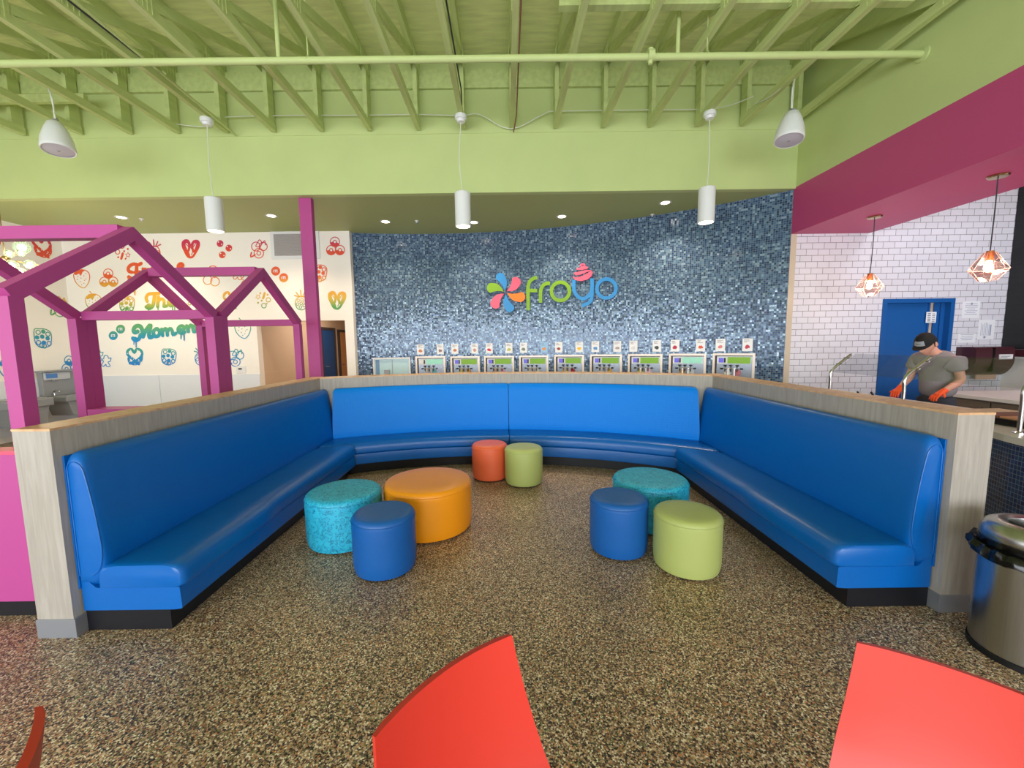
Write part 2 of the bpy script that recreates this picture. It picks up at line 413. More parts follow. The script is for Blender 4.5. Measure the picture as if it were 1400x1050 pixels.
# flat artwork drawn in 2-D, laid onto a surface by a mapping function
class Art:
    def __init__(s, fmap, thick=0.0): s.bm = bmesh.new(); s.f = fmap; s.th = thick; s.k = 0
    def _v(s, p, d=0): return s.bm.verts.new(s.f(p[0], p[1], d))
    def poly(s, pts):
        s.k += 1; e = s.th + s.k * .00012
        A = [s._v(p, e) for p in pts]; s.bm.faces.new(A)
        if s.th:
            B = [s._v(p, 0) for p in pts]; n = len(A)
            for i in range(n): s.bm.faces.new((A[i], B[i], B[(i + 1) % n], A[(i + 1) % n]))
        return s
    def disc(s, x, y, r, n=14, ry=None): return s.poly([(x + r * math.cos(2 * PI * k / n), y + (ry or r) * math.sin(2 * PI * k / n)) for k in range(n)])
    def stroke(s, pts, w, closed=False, caps=True, smooth=0):
        P = [Vector(p) for p in pts]
        if smooth: P = [Vector((q.x, q.y)) for q in spline([(p.x, p.y, 0) for p in P], smooth, closed)]
        n = len(P); L, Rr = [], []
        for i in range(n):
            a = P[i - 1] if (closed or i > 0) else P[i]; b = P[(i + 1) % n] if (closed or i < n - 1) else P[i]
            t = (b - a); t = t.normalized() if t.length else Vector((1, 0)); nn = Vector((-t.y, t.x)) * w / 2
            L.append(P[i] + nn); Rr.append(P[i] - nn)
        s.k += 1; e = s.th + s.k * .00012
        la = [s._v(p, e + i * .00003) for i, p in enumerate(L)]; ra = [s._v(p, e + i * .00003) for i, p in enumerate(Rr)]; s.k += n * .25
        m = n if closed else n - 1
        for i in range(m):
            j = (i + 1) % n; s.bm.faces.new((ra[i], ra[j], la[j], la[i]))
        if s.th:
            lb = [s._v(p, 0) for p in L]; rb = [s._v(p, 0) for p in Rr]
            for i in range(m):
                j = (i + 1) % n
                s.bm.faces.new((la[i], la[j], lb[j], lb[i])); s.bm.faces.new((rb[i], rb[j], ra[j], ra[i]))
        if caps and not closed:
            for p in (P[0], P[-1]): s.disc(p.x, p.y, w / 2, 10)
        return s
    def ring(s, x, y, r, w, n=18, ry=None):
        return s.stroke([(x + r * math.cos(2 * PI * k / n), y + (ry or r) * math.sin(2 * PI * k / n)) for k in range(n)], w, closed=True)
    def build(s, name, m, parent=None):
        me = bpy.data.meshes.new(name); s.bm.to_mesh(me); s.bm.free(); me.materials.append(m)
        o = bpy.data.objects.new(name, me); COL.objects.link(o)
        if parent is not None: o.parent = parent
        return o
# ================================================================== the room
struct(MB().box(-8.47, 7.62, -6.4, -6.25, 3.05, 5.56).box(-8.47, 7.62, -6.4, -6.25, 0, .25).build('wall_front', M['green']))
HEAD_Y, SOF, XR = 6.0, 3.70, 4.2
struct(MB().box(-9, 8.2, -6.4, 14, -.1, 0).build('floor', M['floor']))
b = MB().box(-8.45, XR, -6.4, HEAD_Y + .1, 5.46, 5.56)
for i in range(7): b.box(-8.45, XR, 5.9 - 1.22 * i, 5.9 - 1.22 * i + .012, 5.452, 5.46)
struct(b.build('ceiling', M['green_deck']))
b = MB().box(-8.45, XR, HEAD_Y, HEAD_Y + .1, SOF, 5.46)
b.box(-8.35, XR, HEAD_Y - .008, HEAD_Y, 4.5, 5.05)          # board face above the paint line
struct(b.build('wall_back', M['green']))
struct(MB().box(-8.35, XR - .01, HEAD_Y - .045, HEAD_Y - .008, 5.08, 5.32).build('trim_1', M['green_wood']))
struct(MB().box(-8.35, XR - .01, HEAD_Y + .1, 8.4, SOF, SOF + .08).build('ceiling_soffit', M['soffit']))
# right-hand bulkhead: green above, magenta below
struct(MB().box(XR, XR + .12, -6.4, 6.045, 3.72, 5.46).build('wall_right', M['green']))
struct(MB().box(XR, 5.34, -6.4, 6.045, 3.08, 3.72).build('ceiling_bulkhead', M['magenta']))
# white tiled kitchen wall, with the door opening
KY = 6.05
b = MB().box(4.29, 5.62, KY, KY + .15, 0, 4.6).box(6.68, 7.5, KY, KY + .15, 0, 4.6).box(5.62, 6.68, KY, KY + .15, 2.13, 4.6)
struct(b.build('wall_kitchen', M['subway']))
struct(MB().box(4.2, 4.289, 6.045, 6.2, 0, 3.09).build('trim_2', mat('beige_edge_tile', (206, 192, 170), .3)))
struct(MB().box(7.5, 7.62, -6.25, KY + .15, 0, 4.6).build('wall_kitchen_side', M['white_wall']))
struct(MB().box(5.34, 7.6, -6.25, KY + .15, 4.5, 4.6).build('ceiling_kitchen', M['white_wall']))
area('kitchen_fill_light', (6.3, 3.2, 4.45), (0, 0, 0), 1.2, 3.5, 55, (.96, .94, 1))  # added fill to brighten the kitchen side and bulkhead underside, not a real fitting
# left wall and mural wall with the corridor opening
MY = 7.85
struct(MB().box(-8.47, -8.35, .6, MY + .15, 0, 5.46).box(-8.47, -8.35, -6.4, .6, 3.1, 5.46).box(-8.47, -8.35, -6.4, .6, 0, .25).build('wall_left', M['white_wall']))  # unseen front stretch left open to admit the added side light
OX0, OX1, OZ = -4.78, -3.07, 2.035
b = MB().box(-8.35, OX0, MY, MY + .15, 0, SOF).box(OX1, -2.9, MY, MY + .16, 0, SOF).box(OX0, OX1, MY, MY + .15, OZ, SOF)
struct(b.build('wall_mural', M['white_wall']))
# wainscot panels under the mural
b = MB()
xs = [-8.34, -7.9, -6.75, -5.6, OX0]
for a, c in zip(xs, xs[1:]): b.box(a + .004, c - .004, MY - .012, MY, .1, 1.02)
struct(b.build('trim_3', M['wains']))
b = MB()
for a, c in ((.5, 2.5), (2.5, 4.5), (4.5, 6.3), (6.3, 7.83)): b.box(-8.35, -8.338, a + .004, c - .004, .1, 1.03)
struct(b.build('trim_4', M['wains']))
# corridor behind the opening
struct(MB().box(-4.93, -4.8, 8.0, 13, 0, 2.5).build('wall_corridor_left', M['tan']))
struct(MB().box(-3.0, -2.9, 8.02, 13, 0, 2.5).build('wall_corridor_right', M['tan']))
struct(MB().box(-4.93, -2.9, 13, 13.1, 0, 2.5).build('wall_corridor_end', M['tan']))
struct(MB().box(-4.93, -2.9, 8.0, 13.1, 2.5, 2.6).build('ceiling_corridor', M['white_wall']))
struct(MB().box(-4.8, -4.788, 8.0, 10.5, .1, 1.03).build('trim_5', M['tan']))
area('corridor_lamp', (-3.9, 9.8, 2.47), (0, 0, 0), .8, 2.0, 30, (1, .88, .74))
def side_door(n, y0, y1, zt, m, fm):
    d = struct(MB().box(-4.8, -4.77, y0, y1, 0, zt, .004).build('door_%d' % n, m))
    b = MB().box(-4.8, -4.755, y0 - .09, y0, 0, zt + .07).box(-4.8, -4.755, y1, y1 + .09, 0, zt + .07).box(-4.8, -4.755, y0, y1, zt, zt + .07)
    b.build('door_frame', fm, d)
    MB().tube([(-4.77, y0 + .08, 1), (-4.71, y0 + .08, 1), (-4.71, y0 + .2, 1)], .012).build('handle', M['chrome'], d)
side_door(1, 10.62, 11.36, 1.97, M['door_navy'], M['door_dark'])
side_door(2, 11.75, 12.5, 1.94, M['door_wood'], M['door_dark'])
# curved mosaic wall, an arc about (-1.345, -0.305)
TC, TR = Vector((-1.345, -.305)), 8.427
def arc(th, r=TR, z=0): return Vector((TC.x + r * math.sin(th), TC.y + r * math.cos(th), z))
t0, t1 = math.asin((-2.9 - TC.x) / TR), math.asin((4.2 - TC.x) / TR)
bm = bmesh.new(); uvl = bm.loops.layers.uv.new('UVMap'); n = 96
V = [[bm.verts.new(arc(t0 + (t1 - t0) * i / n, TR, z)) for z in (0, SOF)] for i in range(n + 1)]
for i in range(n):
    f = bm.faces.new((V[i + 1][0], V[i][0], V[i][1], V[i + 1][1])); f.smooth = True
    for l, (k, z) in zip(f.loops, ((i + 1, 0), (i, 0), (i, SOF), (i + 1, SOF))): l[uvl].uv = ((t0 + (t1 - t0) * k / n) * TR, z)
W = [[bm.verts.new(arc(t0 + (t1 - t0) * i / n, TR + .12, z)) for z in (0, SOF)] for i in range(n + 1)]
for i in range(n): bm.faces.new((W[i][0], W[i + 1][0], W[i + 1][1], W[i][1]))
bmesh.ops.recalc_face_normals(bm, faces=[f for f in bm.faces])
me = bpy.data.meshes.new('wall_mosaic'); bm.to_mesh(me); bm.free()
# make sure the tiled face looks into the room
me.materials.append(M['mosaic'])
o = bpy.data.objects.new('wall_mosaic', me); COL.objects.link(o); struct(o)

# kitchen door: blue frame, door leaf ajar, pale gap and a paper
d = struct(MB().box(5.66, 6.36, 6.10, 6.14, 0, 2.07, .004).build('door_3', M['door_blue']))
MB().box(5.62, 5.68, 6.03, 6.12, 0, 2.07).box(6.62, 6.68, 6.03, 6.12, 0, 2.07).box(5.62, 6.68, 6.03, 6.12, 2.07, 2.13).build('door_frame', M['door_blue'], d)
MB().box(6.46, 6.62, 6.11, 6.15, 0, 2.07, .004).box(6.54, 6.56, 6.09, 6.11, 0, 2.07).build('side_panel', M['door_blue'], d)
MB().box(6.36, 6.46, 6.13, 6.2, 0, 2.07).box(5.66, 6.36, 6.16, 6.2, 1.9, 2.07).build('door_gap', M['tan'], d)
MB().box(6.35, 6.375, 6.085, 6.10, 0, 2.07).build('door_edge', M['door_blue'], d)
# ================================================================== ceiling timber and pipes
tx = [-8.0, -7.34, -6.67, -5.88, -5.18, -4.52, -3.84, -3.18, -2.51, -1.84, -1.16, -.53, .145, .758, 1.42, 2.07, 2.73, 3.36, 4.05]
TL = 'green painted timber roof truss running front to back under the plywood deck'
def truss():
    t = thing('roof_truss', TL, 'truss', (0, 0, 0), 0, 'green roof trusses')
    MB().box(-.03, .03, -6.2, 5.95, 4.53, 4.62).build('bottom_chord', M['green_wood'], t)
    MB().box(-.03, .03, -6.2, 5.95, 5.32, 5.455).build('top_chord', M['green_wood'], t)
    MB().box(-.028, .028, 5.80, 5.94, 4.62, 5.32).build('end_post', M['green_wood'], t)
    for y0, z0, y1, z1 in ((3.85, 4.60, 5.72, 5.33), (3.62, 4.62, 1.6, 5.33), (-.75, 4.62, 1.4, 5.33), (3.72, 4.62, 3.72, 5.33), (-.95, 4.62, -3.0, 5.33)):
        MB().beam((0, y0, z0), (0, y1, z1), .045, .09).build('web', M['green_wood'], t)
    for y0, z0 in ((3.45, 4.54), (5.60, 5.22)):
        for sg_ in (1, -1):
            b = MB(); x0 = .030 * sg_
            b.box(min(x0, x0 + .004 * sg_), max(x0, x0 + .004 * sg_), y0, y0 + .56, z0, z0 + .19)
            for k in range(11):   # pressed ribs of the plate
                yy = y0 + .02 + k * .05
                b.beam((x0 + .005 * sg_, yy, z0 + .01), (x0 + .005 * sg_, yy, z0 + .18), .014, .008, (1, 0, 0))
            b.build('nail_plate', M['green_wood'], t)
    return t
t0_ = truss()
for i, x in enumerate(tx):
    t = t0_ if i == 0 else copy_tree(t0_)
    t.location = (x, 0, 0)
    if x > 4: t['label'] = 'last green roof truss, tight against the green right wall'; del t['group']
# loose blocking and the strut above the chords
tag(MB().box(.55, 3.85, 4.06, 4.14, 4.66, 4.72, .004).build('ceiling_strut', M['green_wood']), 'long flat green strut lying across the truss chords near the top of the picture', 'strut')
tag(MB().box(-8.3, -5.5, 5.66, 5.72, 4.80, 4.90, .004).build('blocking_board', M['green_wood']), 'short green board fixed across the truss posts at far left', 'board')
tag(MB().beam((-6.3, 3.9, 5.15), (-4.6, 3.9, 5.15), .14, .09).build('cross_brace', M['green_wood']), 'pale green cross brace between trusses at upper left', 'brace')
# sprinkler main
p = thing('sprinkler_pipe', 'long horizontal green painted pipe hung below the roof trusses', 'pipe', (0, 4.3, 4.375))
MB().tube([(-8.35, 0, .01), (4.19, 0, -.02)], .033, 16).build('pipe', M['green'], p, True)
MB().lathe([(0, 0), (.07, 0), (.07, .015), (.034, .02)], 20, (4.2, 0, -.02), Matrix.Rotation(-PI / 2, 4, 'Y')).build('wall_flange', M['green'], p, True)
for x, r in ((-2.2, .022), (1.76, .02)): MB().tube([(x, 0, 0), (x, 0, 1.07)], r, 10).build('drop_pipe', M['green'], p, True)
for x in (-1.91, 2.05): MB().tube([(x, 0, .03), (x, 0, 1.07)], .006, 6).tube([(x - .0, -.036, 0), (x, 0, .045), (x, .036, 0)], .006, 6).build('hanger_rod', M['green'], p)
MB().lathe([(.036, -.03), (.055, -.03), (.055, .03), (.036, .03)], 16, (1.49, 0, 0), Matrix.Rotation(PI / 2, 4, 'Y')).lathe([(0, -.09), (.02, -.08), (.025, -.03), (.03, .06), (0, .075)], 12, (1.49, 0, 0)).build('clamp', M['green'], p, True)
# conduits along the chords
tag(MB().tube([(-3.44, -6.2, 4.5), (-3.60, 3.4, 4.5), (-3.72, 5.95, 4.5)], .014, 8).build('conduit', M['green'], None, True), 'thin green conduit running slantwise to the header left of centre', 'conduit')
tag(MB().tube([(-3.79, -6.2, 4.60), (-3.79, 5.2, 4.60), (-3.82, 5.45, 4.58)], .008, 6).build('black_cable', M['cord'], None, True), 'dark cable following a truss towards the left pendant canopy', 'cable')
tag(MB().tube([(.19, -6.2, 4.55), (.18, 3, 4.53), (.2, 5.6, 4.52), (.17, 5.93, 4.48)], .008, 6).build('red_wire', mat('reddish_brown_wire', (130, 84, 66), .6), None, True), 'reddish brown wire along the middle roof truss', 'wire')
tag(MB().tube([(-.48, -6.2, 4.62), (-.48, 5.2, 4.62), (-.5, 5.45, 4.58)], .008, 6).build('black_cable', M['cord'], None, True), 'dark cable following a truss to the middle pendant canopy', 'cable')
# white cable strung wall-side past the canopies
pts = [(-4.7, 5.9, 4.66), (-4.3, 5.9, 4.60), (-4.05, 5.9, 4.6), (-3.9, 5.9, 4.7), (-3.0, 5.9, 4.72), (-2, 5.9, 4.71), (-1.2, 5.9, 4.71), (-.55, 5.9, 4.69), (-.3, 5.9, 4.7), (.13, 5.93, 4.52), (.6, 5.9, 4.7), (.8, 5.9, 4.73), (2, 5.9, 4.73), (2.8, 5.9, 4.73), (3.1, 5.8, 4.72), (3.3, 5.6, 4.72)]
tag(MB().tube(spline(pts, 4), .006, 6).build('white_cable', M['cable'], None, True), 'white cable strung sideways across the truss ends', 'cable')
tag(MB().tube(spline([(3.3, 5.55, 4.6), (3.31, 5.3, 4.53), (3.32, 5.1, 4.515)], 4), .006, 6).build('speaker_wire', M['cable'], None, True), 'pale wire along the truss chords to the right speaker', 'wire')

# ---- cylinder pendants
def cyl_pendant(x, zt, zb, label):
    t = thing('cylinder_pendant', label, 'pendant light', (x, 5.6, 4.53), 0, 'white cylinder pendants')
    MB().lathe([(0, 0), (.075, 0), (.08, -.02), (.075, -.05), (.06, -.055), (.05, -.085), (0, -.09)], 28).build('canopy', M['white'], t, True)
    dx = random.uniform(-.03, .03)
    MB().tube(spline([(0, 0, -.08), (dx, 0, -.35), (dx * 1.5, 0, -.6), (0, 0, zt - 4.53)], 5), .006, 6).build('cord', M['cable'], t, True)
    h = zt - 4.53; l = zb - 4.53
    MB().lathe([(0, h), (.095, h), (.105, h - .01), (.105, l + .004), (.1, l), (.093, l), (.09, l + .03)], 36).build('shade', M['white'], t, True)
    MB().lathe([(.09, l + .012), (0, l + .008)], 28).build('lens', M['lampglow'], t)
    d = bpy.data.lights.new('pendant_spot', 'SPOT'); d.energy = 40; d.spot_size = R(110); d.spot_blend = .6; d.color = (1, .84, .68); d.shadow_soft_size = .08
    o = bpy.data.objects.new('pendant_spot', d); o.location = (0, 0, l - .02); o.parent = t; COL.objects.link(o)
cyl_pendant(-3.86, 3.53, 3.10, 'white cylinder pendant hanging at left, before the mural')
cyl_pendant(-.53, 3.56, 3.12, 'white cylinder pendant hanging in the middle of the room')
cyl_pendant(2.735, 3.58, 3.13, 'white cylinder pendant hanging at right, before the blue mosaic')
# ---- recessed lights and sprinkler heads in the soffit
def spot(x, y, label):
    t = thing('recessed_light', label, 'recessed light', (x, y, SOF), 0, 'recessed lights in the soffit')
    MB().lathe([(.062, .0), (.062, -.004), (.085, -.008), (.09, -.003), (.09, 0)], 32).build('trim_ring', M['white'], t, True)
    MB().lathe([(.063, -.004), (0, -.004)], 28).build('lens', M['lampglow'], t)
    d = bpy.data.lights.new('recessed_spot', 'SPOT'); d.energy = 110; d.spot_size = R(125); d.spot_blend = .8; d.color = (1, .8, .6); d.shadow_soft_size = .06
    o = bpy.data.objects.new('recessed_spot', d); o.location = (0, 0, -.02); o.parent = t; COL.objects.link(o)
for x, y, l in ((-6.28, 6.88, 'recessed soffit light above the pink house frame, farthest left'), (-3.82, 6.9, 'recessed soffit light just left of the tall pink post'),
                (-2.05, 7.3, 'recessed soffit light above the left end of the mosaic'), (-.51, 7.41, 'recessed soffit light right behind the middle pendant'),
                (1.015, 7.14, 'recessed soffit light above the logo sign'), (2.54, 6.52, 'recessed soffit light closest to the right pendant')): spot(x, y, l)
for x, y, l in ((-6.03, 6.97, 'tiny white sprinkler head beside the leftmost recessed light'), (-1.5, 7.28, 'tiny white sprinkler head between two recessed lights in mid soffit'),
                (2.55, 7.1, 'tiny white sprinkler head over the right part of the mosaic')):
    t = thing('fire_sprinkler', l, 'sprinkler', (x, y, SOF), 0, 'sprinkler heads in the soffit')
    MB().lathe([(0, 0), (.035, 0), (.03, -.01), (.012, -.012), (.01, -.035), (0, -.035)], 16).build('body', M['white'], t, True)
    MB().lathe([(0, -.036), (.024, -.038), (0, -.041)], 12).build('deflector', M['chrome'], t)
# ---- hanging speakers
def speaker(x, xt, zs, tilt, label):
    t = thing('hanging_speaker', label, 'speaker', (x, 4.95, 0), 0, 'white hanging speakers')
    k = 1.456
    MB().tube(spline([(xt - x, 0, 4.53), ((xt - x) * .5, 0, 4.47), (0, 0, 4.40), (0, 0, zs + .16 * k)], 4), .008, 6).build('cable', M['cable'], t)
    MB().tube([(xt - x, 0, 4.53), (.012, 0, zs + .16 * k)], .004, 5).build('safety_wire', M['cable'], t)
    mx = Matrix.Translation((0, 0, zs)) @ Matrix.Rotation(tilt, 4, 'Y') @ Matrix.Rotation(-.12, 4, 'X') @ Matrix.Scale(k, 4)
    MB().lathe([(0, .145), (.03, .144), (.05, .13), (.075, .07), (.095, 0), (.104, -.065), (.104, -.085), (.1, -.09), (.094, -.088)], 36).xform(mx).build('body', M['white'], t, True)
    MB().lathe([(.096, -.084), (.04, -.09), (0, -.094)], 32).xform(mx).build('grille', mat('light_grey_grille', (196, 196, 206), .6, bump=.8, bscale=300), t, True)
    MB().lathe([(.014, -.091), (0, -.098)], 12).xform(mx).build('badge', M['steel_dark'], t)
    MB().tube([(-.03, 0, .13), (-.02, 0, .17), (.02, 0, .17), (.03, 0, .13)], .006, 6).xform(mx).build('bracket', M['steel_dark'], t)
speaker(-5.17, -5.20, 3.975, -.14, 'white hanging bullet speaker at upper left over the pink frame')
speaker(3.36, 3.38, 3.98, .15, 'white hanging bullet speaker at upper right by the magenta beam')
# ================================================================== partition wall round the seating
XL, XRI = -2.335, 2.445
YL, YR = 2.03, 2.14
WH = 1.145
WC, WR = Vector((-.238, .924)), 4.635
def wy(x, d=0): return WC.y + math.sqrt((WR - d) ** 2 - (x - WC.x) ** 2)
pw = thing('partition_wall', 'greyed oak low wall wrapped behind the blue booth seating', 'partition wall')
def arcbox(x0, x1, d0, d1, z0, z1, n=24):
    fr = []
    for i in range(n + 1):
        x = x0 + (x1 - x0) * i / n
        fr.append([(x, wy(x, d0), z0), (x, wy(x, d1), z0), (x, wy(x, d1), z1), (x, wy(x, d0), z1)])
    return MB().sweep(fr)
yl1, yr1 = wy(XL), wy(XRI)
MB().box(XL - .195, XL, YL, yl1 + .22, 0, WH - .012).build('side_panel', M['oak'], pw)
MB().box(XRI, XRI + .2, YR, yr1 + .28, 0, WH - .012).build('side_panel', M['oak'], pw)
arcbox(XL + .001, XRI - .001, 0, -.2, 0, WH - .012).build('back_panel', M['oak'], pw)
MB().box(XL - .197, XL + .002, YL - .002, yl1 + .22, WH - .012, WH).build('cap', M['oak_cap'], pw)
MB().box(XRI - .002, XRI + .202, YR - .002, yr1 + .28, WH - .012, WH).build('cap', M['oak_cap'], pw)
arcbox(XL + .003, XRI - .003, -.0, -.2, WH - .012, WH).build('cap', M['oak_cap'], pw)
MB().box(XL - .2, XL + .012, YL - .006, YL + .3, 0, .105, .002).build('plinth', M['plinth'], pw)
MB().box(XRI - .005, XRI + .206, YR - .006, YR + .4, 0, .105, .002).build('plinth', M['plinth'], pw)

# ================================================================== booth benches
back_prof = roundpoly([(.012, .255), (.012, .985), (.05, 1.015), (.105, .985), (.15, .70), (.172, .42), (.15, .30), (.09, .255)], [0, .03, .04, .07, .3, .06, .05, 0], 6)
seat_prof = roundpoly([(.10, .248), (.10, .36), (.17, .388), (.50, .392), (.56, .36), (.565, .262), (.53, .248)], [0, .05, .05, .08, .05, .02, 0], 6)
apron_prof = roundpoly([(.01, .12), (.01, .30), (.04, .30), (.09, .25), (.545, .25), (.55, .125), (.5, .12)], [0, 0, .01, .01, .008, .01, 0], 3)
kick_prof = [(.01, .0), (.01, .119), (.475, .119), (.475, 0)]
def shrink(p, e):
    cx = sum(a for a, _ in p) / len(p); cz = sum(c for _, c in p) / len(p)
    return [(cx + (a - cx) * e, cz + (c - cz) * e) for a, c in p]
def soft(n, e=.03):
    """(t, shrink) stations of a cushion with puffed ends"""
    return n
def side_bench(wx, sgn, y0, label):
    t = thing('booth_bench', label, 'bench', (wx + sgn * .27, (y0 + 4.6) / 2, 0))
    iv = Matrix.Translation((-(wx + sgn * .27), -(y0 + 4.6) / 2, 0))
    def run(prof, ya, yend, soften=0):
        fr = []
        st = [(0, 1)]
        if soften: st = [(0, 1 - soften), (.006, 1 - soften * .6), (.018, 1 - soften * .25), (.038, 1 - soften * .05), (.06, 1)]
        for dy, e in st: fr.append([(wx + sgn * (d + (.018 if (prof is seat_prof and d > .45) else 0)), ya + dy, z) for d, z in shrink(prof, e)])
        for k in range(1, 33):
            f = k / 32
            y_ = lambda d: (ya + .06) * (1 - f) + yend(wx + sgn * d) * f
            fr.append([(wx + sgn * (d + (.018 * max(0, 1 - max(0, y_(d) - ya - .85) / .12) if (d > .45 and soften and prof is seat_prof and y_(d) - ya < .97) else 0)), y_(d), z) for d, z in prof])
        if soften: fr.append([(wx + sgn * d, yend(wx + sgn * d) + .012, z) for d, z in shrink(prof, 1 - soften)])
        return MB().sweep(fr).xform(iv)
    run(back_prof, y0, lambda x: wy(wx, .02), .16).build('backrest', M['vblue'], t, True)
    run(seat_prof, y0 - .004, lambda x: min(wy(x, .60), wy(wx + sgn * .165, .59) + 9) - .0, .13).build('seat_cushion', M['vblue'], t, True)
    run(apron_prof, y0 + .012, lambda x: wy(x, .60), 0).build('apron', M['vblue'], t, True)
    run(kick_prof, y0 + .02, lambda x: wy(x, .62), 0).build('kickboard', M['kick'], t)
    MB().box(wx + (0.002 if sgn > 0 else -.012), wx + (.012 if sgn > 0 else -.002), y0 + .004, y0 + 2.4, .25, .99, .002).xform(iv).build('back_panel', M['vblue'], t)
    # piping round the backrest end
    MB().tube([Vector((wx + sgn * (d if d > .02 else .012), y0 - .001, z)) for d, z in shrink(back_prof, .84)], .0035, 6).xform(iv).build('piping', M['vblue'], t, True)
    return t
side_bench(XL, 1, YL + .035, 'long royal blue vinyl booth bench along the left partition')
side_bench(XRI, -1, YR + .035, 'long royal blue vinyl booth bench along the right partition')
def back_bench(x0, x1, label):
    cx = (x0 + x1) / 2; cy = wy(cx, .3)
    t = thing('booth_bench', label, 'bench', (cx, cy, 0)); iv = Matrix.Translation((-cx, -cy, 0))
    def run(prof, a, b, soften=0):
        fr = []
        st = [(0, 1)]
        if soften: st = [(0, 1 - soften), (.01, 1 - soften * .3), (.03, 1)]
        xs = [(a + dx, e) for dx, e in st] + [(a + (b - a) * k / 26, 1) for k in range(1, 26)] + [(b - dx, e) for dx, e in st[::-1]]
        for x, e in xs: fr.append([(x, wy(x, d), z) for d, z in shrink(prof, e)])
        return MB().sweep(fr).xform(iv)
    run(back_prof, x0, x1, .05).build('backrest', M['vblue_weave'], t, True)
    run(seat_prof, x0, x1, .05).build('seat_cushion', M['vblue'], t, True)
    run(apron_prof, x0, x1).build('apron', M['vblue'], t, True)
    run(kick_prof, x0, x1).build('kickboard', M['kick'], t)
    return t
back_bench(XL + .172, .045, 'curved royal blue booth bench at the back, left of the centre seam')
back_bench(.052, XRI - .172, 'curved royal blue booth bench at the back, right of the centre seam')

# ================================================================== drum stools
def stool(name, x, y, r, h, m, label, grp=None):
    t = thing(name, label, 'stool', (x, y, 0), random.uniform(0, 3), grp)
    k = .035
    MB().lathe([(0, .012), (r - .03, .012), (r - .012, .02), (r - .004, .05), (r, .1), (r, h - .06), (r - .001, h - k), (r - .006, h - .018), (r - .018, h - .006), (r - .035, h), (r * .6, h + .003), (0, h + .004)], 64).build('cushion', m, t, True)
    MB().lathe([(r + .0005, h - k - .003), (r + .003, h - k), (r + .0005, h - k + .003)], 64).build('seam_piping', m, t, True)
    for i in range(4):
        a = PI / 4 + i * PI / 2
        MB().lathe([(0, 0), (.02, 0), (.02, .013), (0, .013)], 12, ((r - .06) * math.cos(a), (r - .06) * math.sin(a), 0)).build('foot_glide', M['black'], t)
stool('drum_stool', -1.294, 3.106, .286, .409, M['st_teal'], 'turquoise crackle-patterned drum stool in the left cluster, beside the big orange one')
stool('drum_stool', -.664, 3.329, .365, .41, M['st_orange'], 'large wide orange drum stool, the biggest on the floor')
stool('drum_stool', -.85, 2.681, .213, .41, M['st_blue'], 'royal blue drum stool in front of the large orange stool')
stool('drum_stool', -.184, 4.551, .204, .409, M['st_coral'], 'coral red drum stool by the back bench seam')
stool('drum_stool', .2, 4.363, .21, .413, M['st_green'], 'lime green drum stool touching the coral one near the back bench')
stool('drum_stool', .837, 2.889, .21, .414, M['st_blue'], 'royal blue drum stool in the right cluster, before the turquoise one')
stool('drum_stool', 1.237, 3.352, .309, .395, M['st_teal'], 'turquoise crackle-patterned drum stool in the right cluster, behind two smaller ones')
stool('drum_stool', 1.24, 2.648, .218, .399, M['st_green'], 'lime green drum stool nearest the right bench, frontmost of the right cluster')

